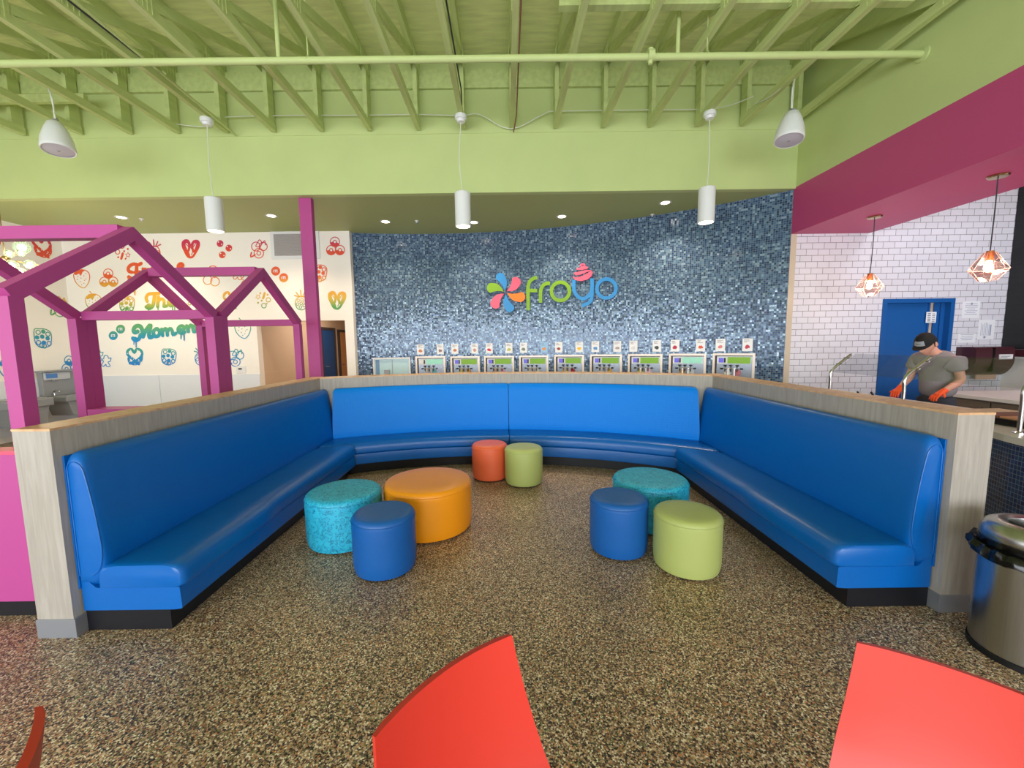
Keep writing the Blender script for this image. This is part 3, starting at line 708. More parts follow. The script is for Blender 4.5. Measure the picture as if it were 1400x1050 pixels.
# ================================================================== moulded chairs in the foreground
def chair(A, B, fwd, label):
    A, B = Vector(A), Vector(B); wv = (B - A); W = wv.length; ax = wv.normalized(); mid = (A + B) / 2; f = Vector(fwd).normalized()
    org = mid + f * .28
    t = thing('moulded_chair', label, 'chair', (org.x, org.y, 0), 0)
    # profile (forward, z, half width, bow)
    pr = [(0, .822, W / 2, .030), (.012, .76, W / 2 + .006, .034), (.03, .68, W / 2 + .015, .036), (.05, .60, W / 2 + .026, .036), (.075, .53, W / 2 + .034, .03), (.11, .475, W / 2 + .036, .02),
          (.16, .448, W / 2 + .036, .012), (.24, .44, W / 2 + .034, .006), (.34, .442, W / 2 + .03, .003), (.44, .446, W / 2 + .02, 0), (.50, .438, W / 2 + .0, 0), (.515, .42, W / 2 - .01, 0)]
    nu = 14
    def P(i, k, off):
        fw, z, hw, bow = pr[i]
        a, c = pr[max(i - 1, 0)], pr[min(i + 1, len(pr) - 1)]
        tx_, tz_ = c[0] - a[0], c[1] - a[1]; L = math.hypot(tx_, tz_)
        nx_, nz_ = -tz_ / L, tx_ / L     # towards the sitter
        u = k / nu * 2 - 1
        fw2 = fw - bow * (1 - u * u) * (1 if i < 6 else .3)
        z2 = z - (0 if i < 6 else .012 * (1 - u * u)) - nz_ * 0
        ed = .7 if abs(u) > .97 else 1
        q = mid + f * (fw2 - nx_ * off * ed) + ax * (hw * u)
        return (q.x - org.x, q.y - org.y, z2 - nz_ * off * ed)
    b = MB(); bm = b.bm
    F = [[bm.verts.new(P(i, k, 0)) for k in range(nu + 1)] for i in range(len(pr))]
    G = [[bm.verts.new(P(i, k, .016)) for k in range(nu + 1)] for i in range(len(pr))]
    for i in range(len(pr) - 1):
        for k in range(nu):
            bm.faces.new((F[i][k], F[i][k + 1], F[i + 1][k + 1], F[i + 1][k])); bm.faces.new((G[i][k], G[i + 1][k], G[i + 1][k + 1], G[i][k + 1]))
        bm.faces.new((F[i][0], F[i + 1][0], G[i + 1][0], G[i][0])); bm.faces.new((F[i][nu], G[i][nu], G[i + 1][nu], F[i + 1][nu]))
    for k in range(nu):
        bm.faces.new((F[0][k], G[0][k], G[0][k + 1], F[0][k + 1])); bm.faces.new((F[-1][k], F[-1][k + 1], G[-1][k + 1], G[-1][k]))
    b.build('seat_shell', M['coral'], t, True)
    for fw, s, zt in ((.1, -1, .46), (.1, 1, .46), (.45, -1, .43), (.45, 1, .43)):
        p = mid + f * fw + ax * s * (W / 2 - .03) - org; q = mid + f * (fw + (-.07 if fw < .2 else .03)) + ax * s * (W / 2 + .02) - org
        MB().tube([(p.x, p.y, zt - .01), (q.x, q.y, .006)], .011, 10).lathe([(0, 0), (.015, 0), (.015, .02), (.011, .025)], 12, (q.x, q.y, 0)).build('leg', M['chairleg'], t, True)
    p1, p2 = mid + f * .1 - org, mid + f * .45 - org; h = ax * (W / 2 - .03)
    MB().tube([(*(p1 - h).xy, .425), (*(p1 + h).xy, .425), (*(p2 + h).xy, .418), (*(p2 - h).xy, .418), (*(p1 - h).xy, .425)], .009, 8).build('under_frame', M['chairleg'], t, True)
def v2(x, y): return Vector((x, y, 0))
chair(v2(.01, .94), v2(-.25, .68), v2(.707, -.707), 'coral red moulded chair at bottom centre of the photo, pointed back corner up')
chair(v2(.84, .90), v2(1.12, .657), v2(-.656, -.755), 'coral red moulded chair at bottom right, in front of the steel bin')
chair(v2(-.97, .754), v2(-.78, .436), v2(-.86, -.51), 'orange-red chair back just showing at bottom left corner')

# ================================================================== litter bin
t = thing('litter_bin', 'round stainless steel litter bin with black liner beside the right partition end', 'bin', (2.52, 1.825, 0))
r = .183
MB().lathe([(0, 0), (r + .004, 0), (r + .004, .028), (r, .03)], 64).build('base_ring', M['black'], t, True)
MB().lathe([(r - .002, .03), (r - .002, .53), (r - .01, .53)], 72).build('body', M['steel'], t, True)
MB().lathe([(r + .001, .52), (r + .002, .575), (r - .01, .575)], 64).build('neck_band', M['gloss_black'], t, True)
bm = bmesh.new(); rings = []; rnd = random.Random(3)
prof = [(r + .003, .545), (r + .016, .55), (r + .03, .525), (r + .028, .50), (r + .014, .492), (r + .003, .50)]
ns = 90
for rr, z in prof:
    rings.append([])
    for i in range(ns):
        a = 2 * PI * i / ns
        wv = .006 * math.sin(9 * a + z * 40) + .005 * math.sin(23 * a + 2) + rnd.uniform(-.002, .002)
        k = 1 if rr > r + .01 else .15
        lump = .018 * max(0, math.cos(a - 3.4)) ** 6
        rings[-1].append(bm.verts.new(((rr + (wv + lump) * k) * math.cos(a), (rr + (wv + lump) * k) * math.sin(a), z + (wv * .8 - lump * .4) * k)))
for A, B in zip(rings, rings[1:]):
    for i in range(ns): bm.faces.new((A[i], A[(i + 1) % ns], B[(i + 1) % ns], B[i]))
b = MB(); b.bm.free(); b.bm = bm; b.build('bin_liner', M['bag'], t, True)
MB().lathe([(r - .004, .573), (r, .585), (r - .004, .615), (r - .02, .645), (r - .045, .662), (r - .07, .665), (r - .088, .655), (r - .092, .63), (r - .092, .57)], 72).build('dome_lid', M['steel'], t, True)
MB().lathe([(r - .093, .55), (0, .55)], 40).build('opening', M['gloss_black'], t)
# ================================================================== pink house frame
hf = thing('house_frame', 'pink open timber frame of two gabled houses behind the left partition', 'playhouse frame', (-3.5, 4.0, 0))
iv = Matrix.Translation((3.5, -4.0, 0))
XRf, XLf, S = -2.845, -4.175, .085          # centre lines of right and left gable planes
EZ, AZ = 1.86, 2.43
def part(b, name): return b.xform(iv).build(name, M['pink'], hf)
ys = {'n': 2.355, 'm1': 3.965, 'm2': 4.095, 'f': 5.60}
for X in (XRf, XLf):
    for k, z0 in (('n', .0), ('m1', .0), ('m2', .0), ('f', .0)):
        y = ys[k]
        h = .04 if k in ('n', 'f') else .065 - .0
        part(MB().box(X - S / 2, X + S / 2, y - h, y + h - (.0 if k != 'm1' else .0), z0, EZ - .005, .003), 'post') if k in ('n', 'f') else None
    part(MB().box(X - S / 2, X + S / 2, 3.93, 4.03, 0, EZ - .005, .003), 'post')
    part(MB().box(X - S / 2, X + S / 2, 4.031, 4.13, 0, EZ - .005, .003), 'post')
    for a, m_, c in ((2.33, 3.165, 3.98), (4.07, 4.83, 5.62)):
        part(MB().beam((X, a, EZ), (X, m_ + .02, AZ), S - .004, .09, (0, 0, 1)), 'rafter')
        part(MB().beam((X, c, EZ), (X, m_ - .02, AZ), S - .008, .09, (0, 0, 1)), 'rafter')
for y in (2.355, 4.03, 5.60): part(MB().box(XLf + S / 2, XRf - S / 2, y - .045, y + .045, EZ - .03, EZ + .055, .003), 'eave_beam')
for y in (3.165, 4.83): part(MB().box(XLf + S / 2, XRf - S / 2, y - .045, y + .045, AZ - .05, AZ + .045, .003), 'ridge_beam')
# low pink panels the frame stands on
part(MB().box(-6.2, -2.54, 2.21, 2.30, .09, .965, .003), 'low_panel')
MB().box(-6.2, -2.54, 2.205, 2.31, .965, .985, .002).xform(iv).build('panel_cap', mat('coral_pink_cap', (235, 80, 110), .4), hf)
MB().box(-6.2, -2.54, 2.215, 2.30, 0, .09).xform(iv).build('panel_kick', M['kick'], hf)
part(MB().box(XLf + .05, XRf - .05, 3.93, 4.13, 0, .955, .003), 'low_panel')
# tall pink column up to the soffit
tp = thing('pink_column', 'tall square pink post rising to the soffit behind the back left corner', 'column', (-2.885, 6.16, 0))
MB().box(-.09, .09, -.045, .045, 0, SOF - .001, .003).build('post', M['pink'], tp)
MB().box(-.14, .14, -.1, .1, 0, .012).build('base_plate', M['pink'], tp)

# ================================================================== mural
def mw(u, v, d=0):
    """drawing units (u right, v down) laid on the mural wall"""
    return (-8.8736 + .012992 * u - .001916 * v + 2.51e-6 * u * v, MY - .002 - d, 8.1498 - .0001541 * u - .013785 * v)
def lw(u, v, d=0):
    """the same units on the left wall"""
    x = (u - 57) * .0125
    return (-8.35 + .002 + d, 7.507 + x, 8.12 - .0140 * v)
Wt = []
def small(kind, A, cx, cy, s=1):
    Wt.clear()
    def p(*q): return [(cx + a * s, cy + b * s) for a, b in q]
    w = 1.15
    if kind == 'strawberry':
        A.stroke(p((-11, -6), (-6, -11), (3, -12), (10, -7), (10, 3), (4, 12), (-3, 10), (-9, 3)), w, closed=True, smooth=4)
        A.poly(p((-11, -7), (-7, -12), (0, -13), (5, -12), (1, -9), (-1, -4), (-4, -7), (-8, -5)))
        A.stroke(p((-2, -12), (-5, -16)), w)
        for a, b in ((-6, 1), (-2, 4), (3, 6), (-1, -1), (3, -4), (6, 0), (6, -7), (0, 8), (-5, -3), (4, 2)): A.disc(cx + a * s, cy + b * s, .75 * s, 6)
    elif kind == 'donuts':
        for a, b in ((-1, -7), (-6, 4), (6, 4)):
            A.ring(cx + a * s, cy + b * s, 6.4 * s, w); A.ring(cx + a * s, cy + b * s, 2.2 * s, w, 10)
            A.stroke(p(*[(a + 4.3 * math.cos(t), b + 4.3 * math.sin(t)) for t in [.3 + .35 * k for k in range(9)]]), 3.2 * s, caps=False)
    elif kind == 'raspberry':
        A.stroke(p((-9, -10), (-3, -11), (3, -11), (9, -8), (10, -2), (8, 7), (4, 10), (-3, 11), (-8, 8), (-10, 2)), w, closed=True, smooth=3)
        for a, b, f in ((-5, -7, 0), (1, -8, 1), (6, -5, 0), (-7, -1, 1), (-1, -2, 1), (5, 0, 1), (-6, 5, 0), (0, 5, 1), (6, 6, 0), (0, 9, 0), (-3, 8, 0)):
            (A.disc if f else lambda x, y, r_: A.ring(x, y, r_, w))(cx + a * s, cy + b * s, 2.5 * s)
    elif kind == 'pretzel':
        A.stroke(p((6, 10), (-2, 3), (-9, -3), (-9, -9), (-4, -11), (0, -6), (3, -11), (9, -9), (10, -2), (3, 5), (-6, 9)), 3.6 * s, smooth=4)
        A.stroke(p((-8, 2), (-6, 8), (2, 10), (9, 5), (10, -2)), 3.4 * s, smooth=3)
        for a, b in ((-9, -5), (-5, -10), (4, -10), (9, -5), (6, 4), (-1, 3), (-6, 6), (1, 10), (8, 7), (-4, 0)): Wt.append(('d', cx + a * s, cy + b * s))
    elif kind == 'nut':
        A.stroke(p((-9, -8), (-4, -9), (-2, -3), (-4, 4), (-7, 0)), 3 * s, closed=True, smooth=3); A.stroke(p((9, -8), (4, -9), (2, -3), (4, 4), (7, 0)), 3 * s, closed=True, smooth=3)
        A.stroke(p((-10, -10), (-4, -11), (0, -4), (4, -10), (10, -10), (11, -4), (7, 4), (2, 11), (-4, 10), (-8, 3), (-11, -4)), 3.0 * s, closed=True, smooth=3)
        A.poly(p((-7, 2), (-2, 5), (0, 12), (-4, 10))); A.stroke(p((0, -2), (3, 3), (1, 8)), w); A.stroke(p((-8, -8), (-3, -3)), w); A.stroke(p((7, -8), (4, -3)), w)
    elif kind == 'balls':
        for a, b in ((-7, -7), (5, -1), (-4, 8)):
            A.disc(cx + a * s, cy + b * s, 4.6 * s, 18); Wt.append(('o', cx + (a - 2) * s, cy + (b - 2) * s)); Wt.append(('o', cx + (a + 2.6) * s, cy + (b + 1) * s))
    elif kind == 'blueberries':
        A.ring(cx - 4 * s, cy - 3 * s, 6 * s, w); A.ring(cx + 6 * s, cy - 3 * s, 5.5 * s, w); A.ring(cx, cy + 6 * s, 6.5 * s, w); A.ring(cx, cy + 6 * s, 2.8 * s, w, 8)
        A.stroke(p((-4, -3), (-2, -8), (1, -12), (4, -8), (2, -3)), w, closed=True, smooth=3); A.stroke(p((-5, 8), (-11, 11), (-10, 5)), w * 1.6, smooth=3)
        A.stroke(p((4, -6), (8, -11), (9, -5)), w, smooth=3)
    elif kind == 'cherries':
        A.ring(cx - 5 * s, cy + 5 * s, 6 * s, w); A.ring(cx + 5 * s, cy + 7 * s, 6 * s, w); A.stroke(p((-4, 0), (-1, -8), (-2, -13)), w, smooth=3); A.stroke(p((5, 2), (2, -6), (-2, -13)), w, smooth=3)
        A.stroke(p((-2, -13), (4, -14), (8, -11), (2, -10)), w, closed=True, smooth=3)
    elif kind == 'bears':
        for o in ((-6, -4), (5, 4)):
            q = [(a + o[0], b + o[1]) for a, b in ((-2, -8), (2, -8), (4, -4), (7, -5), (6, 0), (3, 1), (6, 7), (1, 7), (0, 4), (-3, 7), (-6, 5), (-3, 0), (-6, -2), (-3, -4))]
            A.stroke(p(*q), w, closed=True, smooth=3)
    elif kind == 'coins':
        for a, b in ((-5, -4), (6, 5)):
            x, y = cx + a * s, cy + b * s
            A.disc(x, y, 6.2 * s, 22); Wt.append(('m', x, y))
    elif kind == 'coins_up':
        for a, b in ((-5, 5), (5, -4)):
            x, y = cx + a * s, cy + b * s
            A.disc(x, y, 6.2 * s, 22); Wt.append(('m', x, y))
    elif kind == 'sprinkles':
        A.stroke(p(*[(6 + (3.6 if k % 2 == 0 else 1.7) * math.cos(PI * k / 5 - .3), 5 + (3.6 if k % 2 == 0 else 1.7) * math.sin(PI * k / 5 - .3)) for k in range(10)]), w * .9, closed=True)
        A.ring(cx - 8 * s, cy + 1 * s, 3 * s, w); A.ring(cx - 2 * s, cy - 7 * s, 3.2 * s, w)
        A.stroke(p((-3, 10), (-1, 3)), 3.0 * s); 
        for a, b, r_ in ((1, 0, 1.4), (6, -3, 1.4), (-7, 8, 1.4), (3, 10, 1.3), (-6, -4, 1)): A.disc(cx + a * s, cy + b * s, r_ * s, 8)
    elif kind == 'pineapple':
        A.stroke(p((-8, 0), (-3, -6), (4, -6), (8, 1), (7, 8), (1, 12), (-6, 9)), w, closed=True, smooth=4)
        for a, b in ((-4, -1), (1, -2), (5, 1), (-5, 4), (0, 3), (4, 6), (-1, 8)): A.ring(cx + a * s, cy + b * s, 2 * s, .9, 6)
        for q in (((-2, -6), (-7, -12)), ((0, -6), (-1, -15)), ((2, -6), (5, -13)), ((3, -6), (9, -9)), ((-3, -6), (-9, -8))): A.stroke(p(*q), 1.4)
N = {'strawberry': 'strawberry', 'donuts': 'trio of ring doughnuts', 'raspberry': 'raspberry', 'pretzel': 'pretzel', 'nut': 'split nut', 'balls': 'three boba pearls', 'blueberries': 'blueberry cluster',
     'cherries': 'cherries', 'bears': 'pair of gummy bears', 'coins': 'two round candies', 'coins_up': 'two round candies', 'sprinkles': 'scattered sprinkles', 'pineapple': 'pineapple'}
icons = [  # kind, u, v, scale, wall, label
 ('sprinkles', 169, 344, 1, 0, 'red sprinkles drawing on the mural, under the big pink apex'),
 ('pineapple', 211, 344, 1, 0, 'red pineapple drawing, crown showing behind a pink rafter'),
 ('nut', 261, 341, 1, 0, 'red split nut drawing above the word Freeze, left of the pearls'),
 ('balls', 308, 341, 1, 0, 'three solid red pearls drawn on the mural under the left pendant'),
 ('blueberries', 354, 341, 1, 0, 'red blueberry cluster drawing left of the wall grille'),
 ('donuts', 459, 339, 1, 0, 'red doughnut trio drawing at top right of the mural'),
 ('strawberry', 112, 381, 1, 0, 'red topped strawberry drawing near the mural corner'),
 ('donuts', 149, 381, 1, 0, 'red to yellow doughnut trio beside the strawberry'),
 ('cherries', 289, 378, 1, 0, 'yellow outlined cherries drawing behind the small ridge beam'),
 ('bears', 331, 379, 1, 0, 'yellow outlined gummy bears behind the small ridge beam'),
 ('coins', 382, 375, 1, 0, 'two solid orange round candies beside the tall pink post'),
 ('raspberry', 437, 374, 1, 0, 'red and orange raspberry drawing right of the tall post'),
 ('strawberry', 128, 414, 1, 0, 'faint yellow fruit outline by the pink rafter at left'),
 ('raspberry', 174, 416, 1, 0, 'yellow and green raspberry drawing left of the word The'),
 ('bears', 269, 414, 1, 0, 'green gummy bears drawing right of the word The'),
 ('pretzel', 316, 411, 1, 0, 'golden pretzel drawing partly behind the small house rafter'),
 ('sprinkles', 359, 411, -1, 0, 'yellow and green sprinkles drawing inside the small gable'),
 ('pineapple', 412, 412, 1, 0, 'yellow and green pineapple drawing left of the tall post'),
 ('nut', 461, 411, 1, 0, 'yellow and green split nut drawing over the corridor opening'),
 ('coins_up', 160, 454, 1, 0, 'two solid green round candies left of the word Moment'),
 ('strawberry', 332, 451, 1, 0, 'green outlined strawberry drawing under the eave beam'),
 ('bears', 140, 491, 1, 0, 'blue outlined gummy bear drawing in the bottom row'),
 ('pretzel', 184, 489, 1, 0, 'blue pretzel drawing in the bottom row under Moment'),
 ('raspberry', 231, 489, 1, 0, 'blue raspberry drawing in the bottom row'),
 ('pineapple', 275, 489, 1, 0, 'blue pineapple drawing in the bottom row behind a pink post'),
 ('blueberries', 322, 490, 1, 0, 'blue berry cluster drawing above the light switch'),
 ('pretzel', 57, 338, 1.1, 1, 'red pretzel drawing on the left wall beside the chandelier'),
 ('cherries', -4, 334, 1.1, 1, 'red cherries drawing on the left wall, cut by the photo edge'),
 ('blueberries', 70, 412, 1.1, 1, 'green berry cluster drawing on the left wall below a rafter'),
 ('raspberry', 44, 455, 1.1, 1, 'green raspberry drawing on the left wall beside the near pink post'),
 ('donuts', 76, 492, 1.0, 1, 'blue doughnut trio drawing above the water fountain'),
 ('strawberry', 0, 494, 1.1, 1, 'blue strawberry drawing on the left wall at the photo edge')]
for k, u, v, s, wl, lb in icons:
    A = Art(lw if wl else mw); small(k, A, u, v, s)
    o_ = (A.build('mural_' + {'coins': 'candies', 'coins_up': 'candies', 'balls': 'pearls', 'nut': 'nut', 'bears': 'gummy_bears', 'donuts': 'doughnuts'}.get(k, k), M['ink']))
    tag(o_, lb, 'mural drawing', 'food drawings on the mural')
    if Wt:
        B = Art(lambda a, c, d=0, f_=(lw if wl else mw): f_(a, c, d + .004))
        for kk, x, y in Wt:
            if kk == 'm': B.stroke([(x - 2.2, y + 1.8), (x - 2.2, y - 1.5), (x, y - 1.5), (x, y + 1.8)], 1.1, caps=False); B.stroke([(x, y - 1.5), (x + 2.2, y - 1.5), (x + 2.2, y + 1.8)], 1.1, caps=False)
            else: B.disc(x, y, .9 if kk == 'o' else .65, 8)
        B.build('white_detail', M['paper'], o_)
def word(ox, oy, sc, strokes, name, label):
    A = Art(mw)
    for st in strokes:
        w_, pts = st[0], st[1]
        q = [(ox + a / sc, oy + b / sc) for a, b in pts]
        if len(q) == 1: A.disc(q[0][0], q[0][1], w_ / sc / 2, 20)
        else: A.stroke(q, w_ / sc * 1.18, smooth=3)
    return tag(A.build(name, M['ink']), label, 'lettering')
def e_(x, y, r_, w_=36): return (w_, [(x - r_ * .8, y + r_ * .1), (x + r_ * .7, y - r_ * .1), (x + r_ * .6, y - r_ * .8), (x - r_ * .1, y - r_), (x - r_ * .8, y - r_ * .4), (x - r_ * .8, y + r_ * .4), (x - r_ * .2, y + r_), (x + r_ * .9, y + r_ * .7)])
word(130, 310, 11.667, [(46, [(735, 588), (690, 610), (620, 598), (560, 622), (530, 670), (545, 712), (585, 725)]), (48, [(665, 650), (660, 740), (655, 800), (620, 840), (565, 835), (540, 800)]), (80, [(560, 825)]),
    (34, [(615, 730), (715, 715)]), (36, [(765, 670), (770, 760)]), (34, [(770, 700), (800, 670), (830, 690)]), e_(935, 690, 42), e_(1060, 680, 42), (34, [(1120, 660), (1180, 650), (1130, 730), (1200, 725)]),
    (14, [(560, 880), (560, 1000), (562, 1020)]), e_(1370, 640, 48, 40), (26, [(1400, 690), (1450, 670), (1475, 690)]), (12, [(1350, 700), (1350, 820)]), (12, [(620, 1000), (622, 1040)]), (16, [(640, 860), (640, 1080)])],
     'lettering_freeze', 'word Freeze in red dripping script on the mural')
word(130, 385, 8.75, [(34, [(625, 235), (612, 190), (640, 150), (700, 142), (765, 140)]), (38, [(715, 150), (705, 230), (690, 290), (650, 318), (615, 300)]), (64, [(645, 290)]), (34, [(758, 180), (752, 240), (750, 298)]),
    (32, [(755, 240), (790, 205), (825, 225), (825, 295)]), (32, [(830, 295), (860, 290)]), e_(915, 250, 40, 32), (9, [(642, 320), (642, 352)]), (12, [(755, 300), (757, 332)]), (9, [(930, 300), (930, 345)]), (9, [(955, 300), (955, 350)])],
     'lettering_the', 'word The in yellow and green script on the mural')
word(130, 385, 8.75, [(44, [(510, 598), (475, 610), (462, 575), (490, 535), (540, 535), (568, 590), (575, 660)]), (42, [(575, 660), (600, 600), (650, 530), (665, 530), (648, 620), (655, 672), (690, 660)]), (40, [(545, 640), (525, 690), (480, 705), (455, 680)]), (58, [(480, 690)]),
    (38, [(735, 565), (700, 600), (715, 655), (760, 650), (775, 600), (745, 565)]), (34, [(800, 570), (812, 650)]), (34, [(812, 600), (845, 560), (862, 590), (868, 645)]), (34, [(868, 600), (900, 560), (925, 590), (935, 640), (970, 620)]),
    e_(1035, 575, 45, 34), (34, [(1100, 530), (1118, 600)]), (34, [(1115, 560), (1150, 520), (1172, 550), (1185, 605), (1215, 590)]), (36, [(1215, 500), (1222, 570), (1245, 615), (1280, 600)]), (26, [(1180, 530), (1265, 515)]),
    (9, [(470, 710), (470, 755)]), (11, [(495, 700), (497, 790)]), (11, [(1030, 620), (1032, 685)]), (12, [(1068, 610), (1070, 705)]), (11, [(1245, 620), (1247, 685)]), (11, [(1283, 600), (1285, 730)]), (26, [(1020, 620), (1045, 628)])],
     'lettering_moment', 'word Moment in teal and blue dripping script on the mural')
# wall grille, light switch
g = thing('wall_grille', 'white louvred return air grille high on the mural wall behind the tall pink post', 'grille', (-3.93, MY, 3.455))
MB().box(-.46, .46, -.02, 0, -.26, .26, .003).build('frame', M['white'], g)
b = MB().box(-.39, .39, -.022, -.02, -.2, .2)
for k in range(16): b.beam((-.39, -.026, -.19 + k * .0253), (.39, -.026, -.19 + k * .0253), .012, .012, (0, 1, 1))
b.build('louvres', mat('grey_grille_metal', (176, 172, 172), .5), g)
g = thing('light_switch', 'small white switch plate low on the mural wall above the wainscot', 'switch', (-5.14, MY, 1.11))
MB().box(-.09, .09, -.012, 0, -.07, .07, .003).build('plate', M['white'], g); MB().box(-.045, .02, -.018, -.012, .0, .03).build('screen', M['door_dark'], g)

# ================================================================== water fountain with bottle filler
wf = thing('water_fountain', 'grey steel water fountain and bottle filler on the left wall', 'water fountain', (-8.338, 7.4, 0))
MB().box(0, .09, -.24, .33, .70, 1.14, .01).build('filler_cabinet', M['steel_dark'], wf)
MB().box(0, .16, -.27, .27, 1.14, 1.17, .006).build('filler_top', M['steel_dark'], wf)
MB().box(.09, .12, -.22, .20, 1.0, 1.13, .004).build('filler_head', mat('pale_grey_panel', (190, 196, 204), .35), wf)
MB().box(.12, .125, -.20, -.02, 1.03, 1.11).build('display', mat('blue_lcd_display', (60, 100, 150), .2, emit=.4), wf)
MB().lathe([(0, .98), (.02, .98), (.025, 1.0), (0, 1.0)], 12, (.12, -.1, 0)).build('nozzle', M['chrome'], wf, True)
MB().box(0, .44, -.2, .36, .60, .70, .03, 4).build('basin', M['steel_dark'], wf)
MB().box(.04, .38, -.14, .30, .69, .715, .01).build('basin_well', M['steel'], wf)
MB().prism([(-.15, .60), (.31, .60), (.24, .34), (-.08, .34)], .4, Matrix(((0, 0, 1, .4), (1, 0, 0, 0), (0, 1, 0, 0), (0, 0, 0, 1)))).build('skirt', M['steel_dark'], wf)
MB().tube(spline([(.12, -.1, .71), (.12, -.1, .79), (.19, -.1, .80), (.22, -.1, .77)], 4), .012, 10).build('spout', M['chrome'], wf, True)
MB().lathe([(0, 0), (.022, 0), (.022, .01), (0, .012)], 14, (.42, .05, .66), Matrix.Rotation(PI / 2, 4, 'Y')).build('push_button', M['chrome'], wf, True)
MB().box(0, .46, -1.05, -.42, .58, .72, .03, 4).build('basin', M['steel_dark'], wf)
MB().box(.05, .40, -1.0, -.47, .715, .735, .01).build('basin_well', M['steel'], wf)
MB().prism([(-1.0, .58), (-.47, .58), (-.53, .28), (-.94, .28)], .42, Matrix(((0, 0, 1, .42), (1, 0, 0, 0), (0, 1, 0, 0), (0, 0, 0, 1)))).build('skirt', M['steel_dark'], wf)

# ================================================================== globe chandelier
ch = thing('globe_chandelier', 'brass chandelier with glowing glass globes at far left', 'chandelier', (-6.62, 5.5, 2.75))
MB().tube([(0, 0, 0), (0, 0, 2.65)], .008, 8).lathe([(0, 0), (.05, .01), (.05, .03), (0, .04)], 16, (0, 0, 2.65)).build('rod', M['brass'], ch, True)
MB().lathe([(0, -.05), (.04, -.03), (.05, 0), (.04, .03), (0, .05)], 18).build('hub', M['brass'], ch, True)
gl = [(.24, 0, .15, .085), (.12, -.05, .06, .05), (.26, .05, -.06, .06), (.19, -.1, -.1, .07), (.42, .1, -.08, .03), (.1, .1, .1, .045), (.28, -.1, -.2, .075), (-.3, 0, .12, .08), (-.25, .1, -.12, .075), (-.05, -.25, .0, .07)]
arm = MB()
for x, y, z, r_ in gl: arm.tube([(0, 0, 0), (x * .9, y * .9, z * .9)], .006, 6)
arm.build('arms', M['brass'], ch, True)
for x, y, z, r_ in gl:
    prof = [(r_ * math.sin(PI * k / 12), -r_ * math.cos(PI * k / 12)) for k in range(13)]
    g = MB().lathe(prof, 24, (x, y, z)).build('globe', M['globe'], ch, True)
    q = [(r_ * .5 * math.sin(PI * k / 8), -r_ * .5 * math.cos(PI * k / 8)) for k in range(9)]
    MB().lathe(q, 14, (x, y, z)).build('bulb', M['bulb'], g, True)
d = bpy.data.lights.new('chandelier_glow', 'POINT'); d.energy = 30; d.color = (1, .82, .62); d.shadow_soft_size = .2
o = bpy.data.objects.new('chandelier_glow', d); o.location = (.15, 0, -.35); o.parent = ch; COL.objects.link(o)
# ================================================================== froyo logo on the curved mosaic
def lg(px, py, d=0):
    """logo drawing units laid on the arc of the wall, raised by d"""
    s = 1.403 + .01437 * (px - 692) - 3.4e-6 * (px - 692) ** 2
    Y = 8.006 - (px - 692) * .00383
    z = 1.55 + (469.5 - .0131 * (px - 690) - py) * Y / 550 * .978
    return arc(s / TR, TR - .012 - d, z)
def LC(pts): return [(640 + a / 5.833, 340 + b / 5.833) for a, b in pts]
G_ = mat('sign_green', (122, 168, 20), .4); BL = mat('sign_blue', (42, 136, 205), .4); PK = mat('sign_pink', (240, 92, 122), .4); OR = mat('sign_orange', (250, 124, 10), .4)
logo = thing('logo_sign', 'raised froyo logo sign with coloured petals on the blue mosaic wall', 'sign')
c0 = (300, 350)
for (tx_, ty_, wd, m, bend) in ((262, 235, 38, BL, 20), (385, 268, 40, PK, 22), (420, 385, 40, OR, 22), (332, 470, 38, BL, 20), (218, 440, 40, PK, 22), (190, 318, 40, G_, 22)):
    dx, dy = tx_ - c0[0], ty_ - c0[1]; L = math.hypot(dx, dy); ux, uy = dx / L, dy / L; vx, vy = -uy, ux
    pl = []
    for k in range(13):
        a = -PI / 2 + PI * k / 12
        pl.append((tx_ + ux * wd * math.cos(a) * .95 + vx * wd * math.sin(a), ty_ + uy * wd * math.cos(a) * .95 + vy * wd * math.sin(a)))
    s0 = (c0[0] + ux * 14, c0[1] + uy * 14)
    def q(a, b, t, bd): return (a[0] * (1 - t) + b[0] * t + vx * bd * math.sin(PI * t), a[1] * (1 - t) + b[1] * t + vy * bd * math.sin(PI * t))
    left = [q(pl[-1], s0, t / 6, bend * .9) for t in range(1, 7)]
    right = [q(s0, pl[0], t / 6, bend * .5) for t in range(1, 6)]
    A = Art(lg, .025); A.poly(LC(pl + left + right)); A.build('petal', m, logo)
def letter(name, m, strokes, w_=28):
    A = Art(lg, .025)
    for cl, pts in strokes: A.stroke(LC(pts), w_ / 5.833, closed=cl, caps=False, smooth=5)
    return A.build(name, m, logo)
def circ(x, y, r_): return [(x + r_ * math.cos(2 * PI * k / 14), y + r_ * math.sin(2 * PI * k / 14)) for k in range(14)]
letter('letter_f', G_, [(0, [(482, 490), (482, 400), (482, 320), (492, 272), (520, 242), (556, 232)]), (0, [(490, 334), (556, 334)])])
letter('letter_r', G_, [(0, [(583, 430), (583, 345), (598, 300), (625, 280), (660, 276)])])
letter('letter_o', G_, [(1, circ(742, 340, 72))])
letter('letter_y', BL, [(0, [(850, 250), (850, 320), (872, 372), (921, 399), (968, 375), (992, 325), (992, 240)]), (0, [(992, 325), (990, 395), (965, 434), (912, 452)])])
letter('letter_o', BL, [(1, circ(1105, 320, 74))])
A = Art(lg, .025)
A.poly(LC([(836, 222), (870, 232), (920, 218), (960, 198), (985, 178), (998, 192), (988, 222), (955, 248), (905, 260), (860, 250)]))
A.poly(LC([(846, 196), (900, 184), (950, 172), (984, 176), (950, 190), (905, 208), (862, 214)]))
